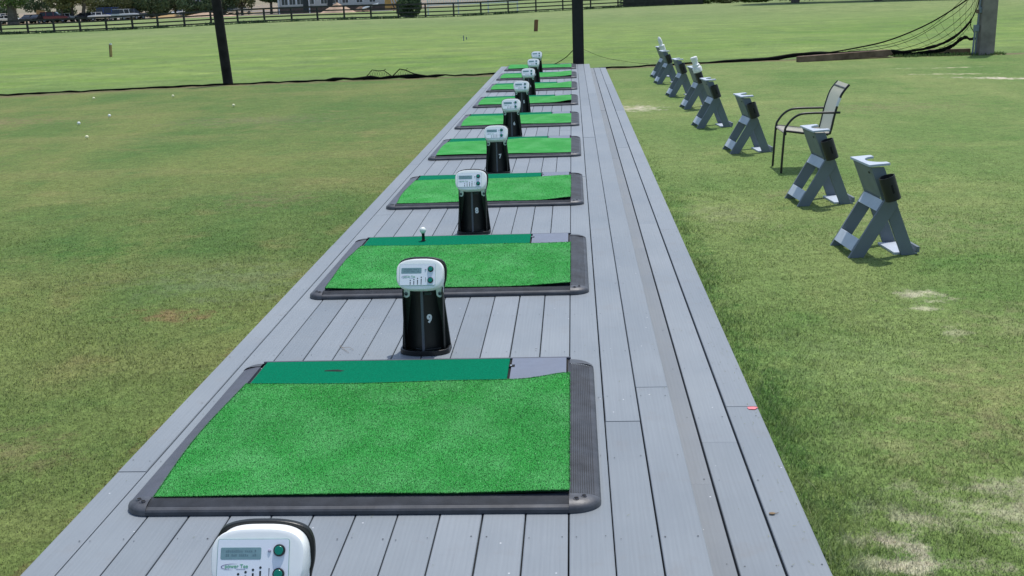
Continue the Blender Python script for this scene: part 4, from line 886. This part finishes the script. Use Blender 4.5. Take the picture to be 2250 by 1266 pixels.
b = MB(); b.box(-2.1, 1.9, 0, 8, 0, 4.6); b.build('wall', 'window frame', h3); b = MB(); b.prism([(-.4, 4.6), (4, 7), (8.4, 4.6)], -2.4, 2.2, 'yz'); b.build('roof', 'roof', h3); b = MB(); b.box(-1, 0, -.05, .02, 1.2, 2.4); b.build('window', 'window glass', h3)
b = MB(); b.box(-.75, .75, -.04, .04, 1.15, 2.05, ); b.box(-.6, -.5, -.03, .03, 0, 1.16); b.box(.5, .6, -.03, .03, 0, 1.16); o = b.build('sign_board', 'stake tan'); o.location = (-91.0, 184.5, G); o.rotation_euler = (0, R(6), 0); tag(o, 'beige sign board standing among the trees at far left', 'sign')
def mound(name, x, y, rx, ry, h, m, label, cat):
    rr_ = random.Random(int(abs(x)*10)); b = MB(); rings = []; n = 18
    for k in range(6): u = k/5; rings.append([((rx*(1-u)+.02)*math.cos(2*math.pi*i/n)*(1+.12*math.sin(3*i+x)), (ry*(1-u)+.02)*math.sin(2*math.pi*i/n), h*u**.9*(1+.08*rr_.uniform(-1, 1))) for i in range(n)])
    b.loft(rings); o = b.build(name, m, smooth=True); o.location = (x, y, G); return tag(o, label, cat)
mound('sand_mound', -36.8, 172, 2.7, 1.5, 1.5, 'sand pile', 'reddish sand mound in front of the pale building', 'mound')
mound('dirt_mound', -33.2, 173, 1.6, 1.0, .95, 'timber brown', 'low brown dirt mound between the sand mound and the lumber', 'mound')
mound('dirt_mound', -60.5, 180, 5.0, 1.4, .75, 'sand pile', 'long low pinkish dirt bank left of the leaning pole', 'mound')
mound('dirt_mound', -67.0, 182, 4.4, 1.2, .65, 'stake tan', 'long low tan dirt bank right of the silver blue car', 'mound')
b = MB()
for k in range(5): b.box(-1.3, 1.3, -.3+k*.14, -.18+k*.14, k*.055, .05+k*.055, Matrix.Rotation(R(-14), 4, 'Y'))
o = b.build('plank_pile', 'window frame'); o.location = (-31.5, 172, G+.75); tag(o, 'tilted pile of pale planks beside the wooden stairs', 'planks')
stf = empty('timber_frame', (-28.2, 173, G), 0, 'new orange lumber frame leaning by the corner of the pale building', 'lumber frame')
b = MB(); b.box(-1.2, -.2, -.04, .04, .2, 2.4); b.build('sheathing', 'new lumber', stf)
for k in range(4): b = MB(); b.box(-.09, .09, -.05, .05, 0, 2.9, Matrix.Translation((.2+k*.45, -.15, 0)) @ Matrix.Rotation(R(-20), 4, 'Y')); b.build('stud', 'new lumber', stf)
rl = empty('white_railing', (-11.5, 122, G), R(24), 'white picket railing beyond the paddock fence', 'railing')
b = MB(); b.box(-4.6, 6.0, 0, .05, 1.62, 1.72); b.box(-4.6, 6.0, 0, .05, .95, 1.03); b.build('rail', 'window frame', rl)
b = MB()
for k in range(54): x = -4.55+k*.197; b.box(x, x+.07, .052, .08, .95, 1.62)
b.build('picket', 'window frame', rl)
for x in (-4.6, -1.1, 2.4, 5.9): b = MB(); b.box(x, x+.12, .09, .2, 0, 1.85); b.build('railing_post', 'window frame', rl)
b = MB(); b.box(-9, 0, 0, .06, 0, 1.3)
o = b.build('board_fence', 'fence paint'); o.location = (14.5, 123.4, G); o.rotation_euler = (0, 0, R(10)); tag(o, 'dark board fence behind the right end of the paddock fence', 'fence')
b = MB()
for k in range(3): a = k*2.1; b.tube([(0, 0, 0), (0, 0, 3.6)], .05) if k == 0 else None
